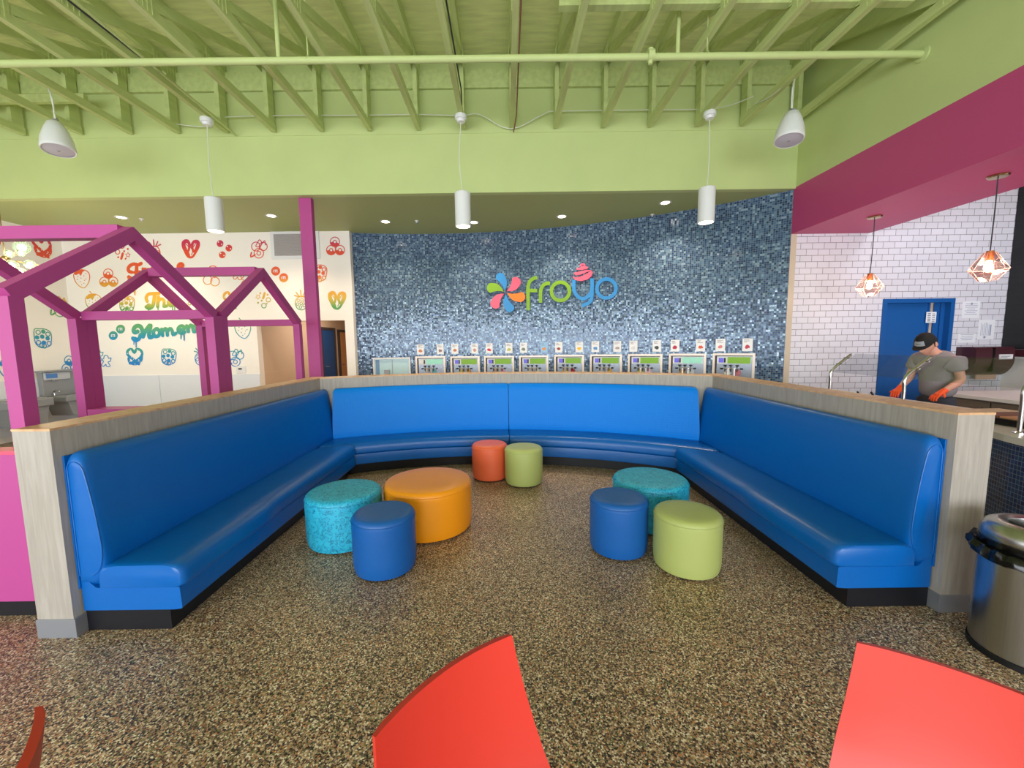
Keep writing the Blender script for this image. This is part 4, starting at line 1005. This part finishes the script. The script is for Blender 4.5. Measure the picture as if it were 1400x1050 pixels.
A.poly(LC([(866, 160), (918, 148), (940, 142), (964, 154), (948, 166), (905, 173), (874, 172)]))
A.stroke(LC([(900, 136), (916, 126), (934, 132), (930, 145), (908, 148)]), 2.2, closed=True)
A.build('swirl', PK, logo)

# ================================================================== soft-serve windows along the wall
pur = mat('purple_control_screen', (86, 84, 190), .3, emit=.5); grn = mat('lime_green_machine_label', (120, 170, 40), .4, emit=.15); aqu = mat('aqua_machine_label', (150, 215, 195), .4, emit=.15)
pale = mat('brushed_pale_steel', (206, 208, 214), .32, metal=.7); face = mat('machine_steel_front', (150, 158, 170), .35, metal=.8)
frm = mat('pale_steel_frame', (226, 214, 204), .4, metal=.3)
cups = [(200, 205, 205), (196, 120, 130), (210, 190, 70), (120, 190, 205), (190, 150, 80), (210, 160, 190), (220, 220, 210), (170, 30, 50), (215, 180, 90), (225, 190, 210)]
lab = ['leftmost soft-serve machine with aqua label, beside the serving hatch', 'second soft-serve machine from the left, green label', 'third soft-serve machine from the left in the mosaic wall', 'fourth soft-serve machine from the left, nearest the bench seam',
       'middle soft-serve machine of nine in the mosaic wall', 'fourth soft-serve machine from the right end', 'third soft-serve machine from the right end', 'soft-serve machine with aqua label near the right end', 'rightmost soft-serve machine beside the white tiled kitchen wall']
win = [(-3.01, 1.08, 1.313), (1.78, 5.81, 1.305), (6.42, 10.53, 1.306), (11.23, 15.16, 1.308), (15.94, 19.83, 1.318), (20.58, 24.55, 1.323), (25.25, 29.23, 1.329), (29.96, 33.91, 1.337), (34.57, 38.62, 1.345)]
for i, (a, c, zt) in enumerate(win):
    th = R((a + c) / 2); p = arc(th, TR - .0, 0); hw = R(c - a) / 2 * TR
    t = thing('soft_serve_machine', lab[i], 'frozen yogurt machine', (p.x, p.y, 0), -th, 'soft-serve machines in the mosaic wall')
    zb = .86
    MB().box(-hw, hw, -.035, 0, zt - .035, zt, .002).box(-hw, -hw + .035, -.035, 0, zb, zt - .035).box(hw - .035, hw, -.035, 0, zb, zt - .035).build('frame', frm, t)
    MB().box(-hw + .035, hw - .035, -.012, 0, zb, zt - .035).build('front_panel', face, t)
    MB().box(-hw + .036, -hw + .06, -.016, -.012, zb, zt - .036).box(-hw + .06, hw - .036, -.016, -.012, zt - .048, zt - .036).build('reveal', M['door_dark'], t)
    MB().box(-hw + .065, hw - .05, -.02, -.012, zt - .17, zt - .05, .002).build('control_panel', M['white'], t)
    MB().box(-hw + .09, -hw + .16, -.024, -.02, zt - .15, zt - .075).build('screen', pur if i else M['white'], t)
    MB().box(-hw + .165, -hw + .19, -.026, -.02, zt - .15, zt - .075).build('keypad', M['black'], t)
    MB().box(-hw + .215, hw - .06, -.023, -.02, zt - .162, zt - .06).build('label_panel', aqu if i in (0, 7) else grn, t)
    for x in (-.11, -.03, .06): MB().box(x - .022, x + .022, -.075, -.03, zt - .205, zt - .185, .004).tube([(x, -.04, zt - .2), (x, -.04, zt - .30)], .008, 6).build('tap_handle', M['black'], t)
    b = MB()
    for x in (-.07, .02): b.tube([(x - .05, -.035, zt - .235), (x, -.045, zt - .25), (x + .05, -.035, zt - .235)], .014, 8).tube([(x, -.045, zt - .24), (x, -.045, zt - .40)], .016, 8)
    b.build('nozzle_bridge', pale, t, True)
    for x in (-.16, .12): MB().box(x - .02, x + .02, -.06, -.02, zt - .26, zt - .235, .004).build('side_knob', M['black'], t)
    for j, x in enumerate((-.075, .065)):
        MB().lathe([(0, 0), (.052, 0), (.05, -.02), (0, -.024)], 20, (x, -.012, zt - .31), Matrix.Rotation(PI / 2, 4, 'X') @ Matrix.Rotation(PI, 4, 'X')).build('yogurt_cup', mat('cup_colour', cups[(i * 2 + j) % 10], .5) if j == 0 else mat('cup_colour', cups[(i + 3) % 10], .5), t, True)
# serving hatch at the left end
a, c, zt = -8.67, -3.71, 1.297
th = R((a + c) / 2); p = arc(th); hw = R(c - a) / 2 * TR
t = thing('serving_hatch', 'white framed hatch with pale blue panels at the left end of the machines', 'hatch', (p.x, p.y, 0), -th)
MB().box(-hw, hw, -.035, 0, zt - .03, zt, .002).box(-hw, -hw + .03, -.035, 0, .86, zt - .03).box(hw - .03, hw, -.035, 0, .86, zt - .03).build('frame', M['white'], t)
MB().box(-hw + .03, hw - .03, -.01, 0, .86, zt - .03).build('panel', mat('pale_aqua_panel', (186, 222, 232), .2), t)
MB().box(-hw + .05, -hw + .12, -.014, -.01, .86, zt - .04).build('side_strip', mat('soft_blue_edge', (110, 150, 190), .3), t)
MB().box(.0, .012, -.014, -.01, .86, zt - .04).build('panel_edge', M['steel_dark'], t)
MB().box(-.15, -.05, -.06, -.01, .95, 1.055, .004).build('dispenser_box', M['steel_dark'], t)

# ---- flavour cards
cards = [(-2.29, (205, 130, 90), 0), (.4, (150, 120, 120), 0), (2.41, (200, 120, 80), 0), (5.13, (200, 150, 130), 0), (7.14, (205, 40, 60), 0), (9.84, (190, 190, 90), 0), (11.83, (120, 140, 120), 0), (14.58, (225, 150, 80), 1), (16.52, (150, 60, 50), 0),
         (19.17, (240, 190, 30), 0), (21.22, (90, 150, 210), 0), (23.92, (180, 160, 160), 0), (25.85, (215, 215, 215), 0), (28.55, (60, 70, 70), 0), (30.57, (185, 40, 80), 0), (33.28, (215, 90, 70), 0), (35.27, (215, 130, 130), 0), (37.85, (190, 60, 90), 0)]
desc = ['peach coloured picture, first at left', 'grey-mauve picture, second from left', 'russet picture, third from left', 'pale pink picture, fourth from left', 'red fruit picture, fifth from left', 'olive picture, sixth from left',
        'dark green picture under the logo petals', 'light blue background and orange cup picture', 'dark red-brown picture left of the banana one', 'yellow banana picture in the middle', 'light blue swirl picture', 'greyish picture, seventh from right', 'nearly blank white picture', 'dark curved picture, fifth from right',
        'crimson berry picture, fourth from right', 'salmon picture, third from right', 'pale pink striped picture, second from right', 'pink writing picture, last at right']
for (deg, colr, bgb), ds in zip(cards, desc):
    th = R(deg); p = arc(th, TR - .004); z = 1.45 + (deg + 2.3) * .0007
    t = thing('flavour_card', 'flavour card with ' + ds, 'card', (p.x, p.y, z), -th, 'flavour cards above the machines')
    MB().box(-.07, .07, -.006, 0, -.1, .1).build('card', mat('blue_card', (150, 195, 235), .5) if bgb else M['paper'], t)
    rnd = random.Random(int(deg * 100)); rm = mat('printed_picture', colr, .5)
    A = Art(lambda x, y, d=0: (x, -.0065 - d, y))
    pts = []
    for k in range(12):
        a = 2 * PI * k / 12; rr = rnd.uniform(.028, .045)
        pts.append((rr * math.cos(a), -.03 + rr * .8 * math.sin(a)))
    A.poly(pts); A.build('picture', rm, t)
    A = Art(lambda x, y, d=0: (x, -.0065 - d, y))
    for k in range(3):
        y = .078 - k * .017; A.stroke([(-.05, y), (rnd.uniform(-.01, .05), y)], .006, caps=False)
    A.build('printed_lines', mat('grey_print', (130, 120, 130), .6), t)
# ================================================================== glass pendants over the bar
def gpend(x, y, s, rz, label):
    t = thing('glass_pendant', label, 'pendant light', (x, y, 3.08), rz, 'faceted glass pendants')
    MB().lathe([(0, 0), (.075, 0), (.078, -.008), (.07, -.02), (0, -.024)], 32).build('canopy', M['brass'], t, True)
    MB().tube(spline([(0, 0, -.02), (.008, 0, -.3), (-.004, 0, -.72)], 4), .005, 6).build('cord', M['cord'], t, True)
    MB().lathe([(0, -.70), (.028, -.70), (.03, -.72), (.03, -.79), (0, -.79)], 20).build('socket', M['copper'], t, True)
    # six-sided lantern: narrow collar, wide belt, small foot, sharp facets
    b = MB().lathe([(.045, -.715), (.142, -.875), (.062, -.985), (0, -.99)], 6)
    b.build('glass_shade', M['shade'], t)
    e = MB(); P6 = lambda r_, z, k: (r_ * math.cos(PI / 3 * k), r_ * math.sin(PI / 3 * k), z)
    for k in range(6): e.tube([P6(.045, -.715, k), P6(.143, -.875, k), P6(.062, -.985, k)], .0022, 5).tube([P6(.143, -.875, k), P6(.143, -.875, k + 1)], .0022, 5)
    e.build('edge_seams', mat('pink_glass_edge', (230, 190, 180), .2), t)
    MB().lathe([(0, -.905), (.022, -.892), (.032, -.865), (.026, -.83), (.014, -.79), (0, -.79)], 24).build('bulb', M['bulb'], t, True)
    MB().lathe([(0, -1.0), (.012, -.99), (0, -.98)], 10).build('finial', M['brass'], t, True)
    d = bpy.data.lights.new('glass_pendant_glow', 'POINT'); d.energy = 13; d.color = (1, .8, .66); d.shadow_soft_size = .05
    o = bpy.data.objects.new('glass_pendant_glow', d); o.location = (0, 0, -.86); o.parent = t; COL.objects.link(o)
gpend(4.69, 5.25, 1, .2, 'faceted glass pendant over the blue kitchen door, the farther one')
gpend(4.72, 4.0, 1, .45, 'faceted glass pendant at far right, nearer the camera')

# ================================================================== topping bar
tb = thing('topping_bar', 'navy mosaic fronted topping bar with pale counter right of the partition', 'counter', (3.6, 3.6, 0))
iv = Matrix.Translation((-3.6, -3.6, 0))
front = [(3.18, 1.75), (3.24, 2.2), (3.36, 2.62), (3.5, 2.95), (3.52, 3.5), (3.52, 5.35)]
backp = [(4.22, 5.35), (4.22, 3.5), (4.16, 2.8), (4.0, 2.2), (3.9, 1.75)]
MB().prism(front + backp, .86, Matrix.Translation((0, 0, .86))).xform(iv).build('body', M['navy_tile'], tb)
ft = [(x - .05, y) for x, y in front]; bt = [(x + .04, y) for x, y in backp]
MB().prism(ft + bt, .045, Matrix.Translation((0, 0, .905))).xform(iv).build('worktop', M['counter'], tb)
# sunken topping wells
wells = thing('topping_tray', 'black topping trays set into the bar top near the right edge', 'tray', (3.8, 2.95, .905))
MB().box(-.16, .28, -.35, .35, .0, .05, .006).build('tray', M['gloss_black'], wells)
for k, c in enumerate(((150, 100, 70), (190, 130, 90), (120, 70, 50), (200, 170, 140))):
    o = MB().box(-.14, .26, -.33 + k * .165, -.33 + k * .165 + .15, .045, .062, .004).build('topping', mat('topping_crumb', c, .7, bump=1, bscale=60), wells); o['kind'] = 'stuff'
for k, (x, y) in enumerate(((3.52, 3.95), (3.61, 3.9))):
    t = thing('tongs', ('dark tongs handle standing on the bar behind the right partition, left one', 'dark tongs handle standing on the bar behind the right partition, right one')[k], 'tongs', (x, y, .905), 0)
    MB().tube([(0, 0, 0), (.0, 0, .08), (-.03, .0, .125)], .009, 8).build('handle', M['black'], t, True)
# ================================================================== sneeze guard
sg = thing('sneeze_guard', 'chrome posts and clear glass guard standing on the topping bar', 'sneeze guard', (3.45, 3.45, .905))
X0 = -.0
for y in (-.80, 0, .79):
    pts = spline([(X0, y, 0), (X0, y, .18), (X0, y, .29), (X0 + .035, y, .345), (X0 + .12, y, .415), (X0 + .2, y, .48)], 5)
    MB().tube(pts, .0135, 14).lathe([(0, 0), (.035, 0), (.035, .008), (.014, .014)], 20, (X0, y, 0)).build('post', M['chrome'], sg, True)
    for f in (.3, .8): MB().tube([(X0 + .04 + f * .15, y - .035, .345 + f * .125), (X0 + .04 + f * .15, y + .035, .345 + f * .125)], .008, 8).build('glass_clamp', M['chrome'], sg, True)
for a, c in ((-.79, -.01), (.01, .785)):
    MB().sweep([[(X0 + .015, a, .30), (X0 + .02, a, .296), (X0 + .245, a, .485), (X0 + .24, a, .489)], [(X0 + .015, c, .30), (X0 + .02, c, .296), (X0 + .245, c, .485), (X0 + .24, c, .489)]]).build('glass_panel', M['guard'], sg)

# ================================================================== back counter and wall things
bc = thing('back_counter', 'white topped counter with brown cabinets along the kitchen side wall', 'counter', (6.3, 4.9, 0))
iv = Matrix.Translation((-6.3, -4.9, 0))
MB().box(5.28, 7.49, 3.2, 4.85, .10, .86).xform(iv).build('cabinet_body', M['cab'], bc)
MB().box(5.24, 7.49, 3.16, 4.88, .86, .90, .004).xform(iv).build('worktop', M['counter'], bc)
MB().box(5.33, 7.49, 3.25, 4.8, 0, .1).xform(iv).build('kick', M['kick'], bc)
for k, y in enumerate((3.24, 3.78, 4.32)):
    d_ = MB().box(5.262, 5.28, y, y + .52, .13, .84, .002).xform(iv).build('door', M['cab'], bc)
    yy = y + (.46 if k % 2 else .06)
    MB().tube([(5.262, yy, .78), (5.235, yy, .78), (5.235, yy, .68), (5.262, yy, .68)], .006, 8).xform(iv).build('handle', M['chrome'], d_, True)
td = thing('towel_dispenser', 'dark maroon paper towel dispenser on the white tiled wall', 'towel dispenser', (7.06, KY, 1.2))
side = roundpoly([(0, .21), (.26, .21), (.27, -.05), (.16, -.21), (0, -.21)], [0, .05, .08, .08, 0], 4)
MB().prism([(a, c) for a, c in side], .56, Matrix(((0, 0, 1, .28), (-1, 0, 0, 0), (0, 1, 0, 0), (0, 0, 0, 1)))).build('cover', M['maroon'], td)
MB().box(-.04, -.02, -.277, -.02, -.15, .2).build('cover_seam', M['gloss_black'], td)
MB().box(.05, .24, -.275, -.262, .03, .1).build('name_plate', M['white'], td)
A = Art(lambda x, y, d=0: (x, -.2765 - d, y)); A.stroke([(.065, .072), (.2, .072)], .008, caps=False); A.stroke([(.065, .055), (.16, .055)], .006, caps=False); A.build('printed_lines', mat('grey_plate_print', (110, 110, 116), .5), td)
MB().box(-.1, .2, -.14, -.12, -.27, -.2).build('paper_towel', mat('brown_paper_towel', (196, 160, 140), .8), td)
bd = thing('menu_board', 'black menu board on the kitchen side wall at the right edge', 'menu board', (7.5, 4.2, 2.1))
MB().box(-.05, 0, -1.9, 1.845, -.73, 1.75, .004).build('board', M['board'], bd)
MB().box(-.055, -.0, -1.9, 1.845, -.84, -.735, .004).build('lower_rail', M['maroon'], bd)
# notices
def notice(x, z, w_, h_, label, rows, dot=None, side=0):
    t = thing('paper_notice', label, 'notice', (x, KY - .001, z), 0, 'paper notices on the tiled wall')
    MB().box(-w_ / 2, w_ / 2, -.003, 0, -h_ / 2, h_ / 2).build('sheet', M['paper'], t)
    A = Art(lambda a, c, d=0: (a, -.0036 - d, c)); rnd = random.Random(int(x * 100))
    for k in range(rows):
        if side:
            xx = -w_ * .34 + k * w_ * .68 / rows; A.stroke([(xx, -h_ * .3), (xx, h_ * rnd.uniform(.25, .38))], .006 if k < rows - 1 else .018, caps=False)
        else:
            y = h_ * .36 - k * h_ * .72 / rows; L = w_ * rnd.uniform(.2, .4); A.stroke([(-L, y), (L, y)], .006, caps=False)
    if dot: A.disc(dot[0], dot[1], .018)
    A.build('print', mat('faint_print', (150, 158, 184), .6), t)
notice(6.94, 1.955, .26, .25, 'upper white paper notice right of the blue door', 7, (0, .09))
notice(6.92, 1.54, .26, .14, 'small wide paper notice right of the blue door, below the others', 4)
notice(7.2, 1.66, .24, .29, 'tall paper notice with sideways print next to the menu board', 7, (-.02, -.11), 1)
dn = thing('door_notice', 'small printed sheet taped on the blue kitchen door', 'notice', (6.39, 6.08, 1.855))
MB().box(-.075, .075, -.003, 0, -.08, .08).build('sheet', M['paper'], dn)
A = Art(lambda a, c, d=0: (a, -.0036 - d, c))
for k in range(5): A.stroke([(-.055, .055 - k * .027), (-.01, .055 - k * .027)], .012, caps=False); A.stroke([(.012, .05 - k * .027), (.055, .05 - k * .027)], .01, caps=False)
A.build('print', mat('dark_print', (90, 110, 130), .6), dn)
# ================================================================== person behind the bar
skin = mat('skin', (206, 150, 128), .55); shirt = mat('grey_tshirt_cloth', (138, 130, 134), .85, bump=.3, bscale=90); trous = mat('dark_grey_trousers', (52, 54, 62), .85)
hairm = mat('dark_hair', (26, 20, 18), .6); capm = mat('black_cap_cloth', (18, 18, 20), .8); glv = mat('orange_rubber_glove', (240, 84, 30), .45); shoe = mat('black_shoe', (20, 20, 22), .5)
pr = thing('person', 'person in grey t-shirt, black cap and orange gloves bending over the bar', 'person', (4.79, 4.42, 0))
fdir = Vector((-.985, -.17, 0)); ldir = Vector((.17, -.985, 0))     # facing, and towards the person's left hand
def L3(f, l, z): return Vector((fdir.x * f + ldir.x * l, fdir.y * f + ldir.y * l, z))
def skinned(name, m, chains, parent, root=0, sub=2):
    """chains of (point, rx, ry); equal points are welded so that limbs branch from one another"""
    bm = bmesh.new(); lay = bm.verts.layers.skin.verify(); seen = {}
    first = None
    for ch in chains:
        prev = None
        for p, rx, ry in ch:
            key = (round(p.x, 4), round(p.y, 4), round(p.z, 4))
            if key not in seen:
                v = bm.verts.new(p); v[lay].radius = (rx, ry); seen[key] = v
                if first is None: first = v; v[lay].use_root = True
            v = seen[key]
            if prev is not None and prev is not v: bm.edges.new((prev, v))
            prev = v
    me = bpy.data.meshes.new(name); bm.to_mesh(me); bm.free(); me.materials.append(m)
    o = bpy.data.objects.new(name, me); COL.objects.link(o); o.parent = parent
    k = o.modifiers.new('skin', 'SKIN'); k.use_smooth_shade = True; k.branch_smoothing = .4
    s = o.modifiers.new('sub', 'SUBSURF'); s.levels = sub; s.render_levels = sub
    return o
hip = L3(-.02, 0, .93); wst = L3(.0, 0, 1.06); chs = L3(.05, 0, 1.22); nb = L3(.10, 0, 1.375); nk = L3(.145, 0, 1.43); hd = L3(.19, 0, 1.475)
SL, SR = L3(.07, .165, 1.335), L3(.07, -.165, 1.335)
EL, ER = L3(.03, .22, 1.10), L3(.10, -.20, 1.11)
WL, WR_ = L3(.22, .19, .985), L3(.24, -.19, .985)
KL, KR = L3(.0, .1, .5), L3(.0, -.1, .5)
AL, AR = L3(-.03, .11, .09), L3(-.03, -.11, .09)
body = skinned('body', skin, [[(hip, .07, .06), (wst, .08, .07), (chs, .09, .07), (nb, .055, .055), (nk, .053, .053), (hd, .06, .06)],
    [(nb, .055, .055), (L3(.085, .09, 1.345), .045, .045), (SL, .05, .05), (EL, .043, .042), (WL, .029, .026)], [(nb, .055, .055), (L3(.085, -.09, 1.345), .045, .045), (SR, .05, .05), (ER, .043, .042), (WR_, .029, .026)],
    [(hip, .07, .06), (L3(0, .1, .84), .07, .07), (KL, .05, .05), (AL, .036, .036), (L3(.14, .12, .035), .035, .022)], [(hip, .07, .06), (L3(0, -.1, .84), .07, .07), (KR, .05, .05), (AR, .036, .036), (L3(.14, -.12, .035), .035, .022)]], pr)
mSL, mSR = SL.lerp(EL, .5), SR.lerp(ER, .5)
skinned('tshirt', shirt, [[(L3(-.02, 0, .87), .178, .172), (wst, .16, .155), (chs, .165, .145), (L3(.085, 0, 1.325), .13, .105), (L3(.112, 0, 1.40), .072, .068)],
    [(L3(.085, 0, 1.325), .13, .105), (SL, .088, .084), (mSL, .08, .078), (SL.lerp(EL, .62), .076, .074)], [(L3(.085, 0, 1.325), .13, .105), (SR, .088, .084), (mSR, .08, .078), (SR.lerp(ER, .62), .076, .074)]], pr)
skinned('trousers', trous, [[(L3(-.02, 0, .95), .165, .13), (hip, .172, .15), (L3(0, .1, .80), .105, .10), (KL, .075, .075), (AL, .06, .06)], [(hip, .172, .15), (L3(0, -.1, .80), .105, .10), (KR, .075, .075), (AR, .06, .06)]], pr)
for s in (1, -1): skinned('shoe', shoe, [[(L3(-.06, .11 * s, .05), .05, .045), (L3(.06, .118 * s, .045), .052, .04), (L3(.17, .122 * s, .035), .045, .03)]], pr)
# head: shaped skull with brow, nose, lips, chin; bowed forward and turned towards the bar
hf_ = Vector((-.96, -.28, 0)); bow = R(36)
def head_mx():
    y = Vector((hf_.x * math.cos(bow), hf_.y * math.cos(bow), -math.sin(bow))).normalized()
    z = Vector((hf_.x * math.sin(bow), hf_.y * math.sin(bow), math.cos(bow))).normalized(); x = y.cross(z)
    return Matrix(((x.x, y.x, z.x, 0), (x.y, y.y, z.y, 0), (x.z, y.z, z.z, 0), (0, 0, 0, 1)))
hc = L3(.205, -.005, 1.485)
HM = Matrix.Translation(hc) @ head_mx()
bm = bmesh.new(); bmesh.ops.create_uvsphere(bm, u_segments=36, v_segments=28, radius=1)
for v in bm.verts:
    x, y, z = v.co
    X, Y, Z = x * .076, y * .094, z * .115
    if z < -.1: X *= 1 + .42 * (z + .1); Y += .008 * (-z) if y > 0 else .02 * (-z)
    g = lambda a, b_, c, s: math.exp(-((X - a) ** 2 + (Z - c) ** 2) / (2 * s * s)) if y > 0 else 0
    Y += .026 * g(0, 0, -.022, .010) + .016 * g(0, 0, -.004, .008) + .007 * (g(-.03, 0, .022, .014) + g(.03, 0, .022, .014)) - .009 * (g(-.03, 0, .002, .011) + g(.03, 0, .002, .011)) + .008 * g(0, 0, -.056, .012) + .010 * g(0, 0, -.095, .016)
    v.co = (X, Y, Z)
b = MB(); b.bm.free(); b.bm = bm
for s in (1, -1):
    e = bmesh.new(); bmesh.ops.create_uvsphere(e, u_segments=14, v_segments=10, radius=1)
    b.merge(e, Matrix.Translation((s * .077, -.008, -.012)) @ Matrix.Rotation(s * .4, 4, 'Z') @ Matrix.Diagonal((.009, .019, .031, 1)))
b.xform(HM).build('head', skin, body, True)
b = MB()
for s in (1, -1):
    e = bmesh.new(); bmesh.ops.create_uvsphere(e, u_segments=12, v_segments=8, radius=.0105); b.merge(e, Matrix.Translation((s * .029, .083, .004)))
b.xform(HM).build('eyes', mat('eye_dark', (60, 45, 38), .2), body, True)
bm = bmesh.new(); bmesh.ops.create_uvsphere(bm, u_segments=30, v_segments=20, radius=1)
for v in list(bm.verts):
    if v.co.z < -.42 or (v.co.y > .35 and v.co.z < .25): bm.verts.remove(v)
b = MB(); b.bm.free(); b.bm = bm; b.xform(HM @ Matrix.Translation((0, -.012, .006)) @ Matrix.Diagonal((.081, .096, .118, 1))).build('hair', hairm, pr, True)
# cap: crown, brim and a pale front patch
bm = bmesh.new(); bmesh.ops.create_uvsphere(bm, u_segments=36, v_segments=24, radius=1)
for v in list(bm.verts):
    if v.co.z < .12: bm.verts.remove(v)
b = MB(); b.bm.free(); b.bm = bm
for v in b.bm.verts: v.co = (v.co.x * .088, v.co.y * .108, v.co.z * .118 + .014)
cap = thing('cap', None, None); cap.parent = pr
b.xform(HM).build('crown', capm, cap, True)
b = MB(); bm = b.bm; A1, A2 = [], []
for k in range(17):
    a = PI * (.12 + .76 * k / 16); c_, s_ = math.cos(a), math.sin(a)
    A1.append((.086 * c_, .1 * s_, .034)); A2.append((.082 * c_, .1 * s_ + .068 * math.sin(PI * k / 16) ** .6, .030 - .014 * c_ * c_))
T = [[bm.verts.new((p[0], p[1], p[2] + o_)) for p in A] for A in (A1, A2) for o_ in (0, .004)]
for k in range(16):
    bm.faces.new((T[1][k], T[1][k + 1], T[3][k + 1], T[3][k])); bm.faces.new((T[0][k], T[2][k], T[2][k + 1], T[0][k + 1])); bm.faces.new((T[2][k], T[3][k], T[3][k + 1], T[2][k + 1])); bm.faces.new((T[0][k], T[0][k + 1], T[1][k + 1], T[1][k]))
b.xform(HM).build('brim', capm, cap, True)
A = Art(lambda a, z, d=0: HM @ Vector(((.0915 + d) * math.cos(a) * math.sqrt(max(0, 1 - ((z - .014) / .121) ** 2)), (.1115 + d) * math.sin(a) * math.sqrt(max(0, 1 - ((z - .014) / .121) ** 2)), z)))
for k in range(8):
    a0, a1 = PI / 2 - .55 + 1.1 * k / 8, PI / 2 - .55 + 1.1 * (k + 1) / 8
    for z0, z1 in ((.045, .068), (.068, .092)): A.poly([(a0, z0), (a1, z0), (a1, z1), (a0, z1)])
A.build('front_patch', mat('grey_patch', (150, 152, 158), .7), cap)
A = Art(lambda a, z, d=0: HM @ Vector(((.0925) * math.cos(a) * math.sqrt(max(0, 1 - ((z - .014) / .121) ** 2)), (.1125) * math.sin(a) * math.sqrt(max(0, 1 - ((z - .014) / .121) ** 2)), z)))
A.stroke([(PI / 2 - .3 + .1 * k, .066 + .004 * (k % 2)) for k in range(7)], .005, caps=False); A.build('patch_writing', M['door_dark'], cap)
# gloved hands: palm, four fingers and a thumb, curled a little over the bar
def hand(W_, E_, side, label):
    d = (W_ - E_).normalized(); up = Vector((0, 0, 1)); sd = d.cross(up).normalized() * side; nrm = sd.cross(d).normalized() * side
    if nrm.z < 0: nrm = -nrm
    g = skinned('glove', glv, [[(W_ - d * .05, .038, .034), (W_, .034, .028), (W_ + d * .045, .043, .02), (W_ + d * .085, .042, .017)]], pr)
    for k, (off, ln) in enumerate(((-.033, .068), (-.011, .078), (.011, .073), (.032, .058))):
        b0 = W_ + d * .07 + sd * off; dd = (d - nrm * .35).normalized(); d3 = (d - nrm * 1.2).normalized()
        skinned('finger', glv, [[(b0, .0105, .0105), (b0 + d * .02, .0105, .0105), (b0 + d * .02 + dd * ln * .45, .0095, .0095), (b0 + d * .02 + dd * ln * .45 + d3 * ln * .4, .008, .008)]], g, sub=1)
    t0_ = W_ + d * .025 - sd * .03; td_ = (d * .8 - sd * .75 - nrm * .3).normalized()
    skinned('thumb', glv, [[(t0_, .014, .013), (t0_ + td_ * .035, .0125, .012), (t0_ + td_ * .062 + d * .008, .009, .009)]], g, sub=1)
hand(WL, EL, 1, ''); hand(WR_, ER, -1, '')
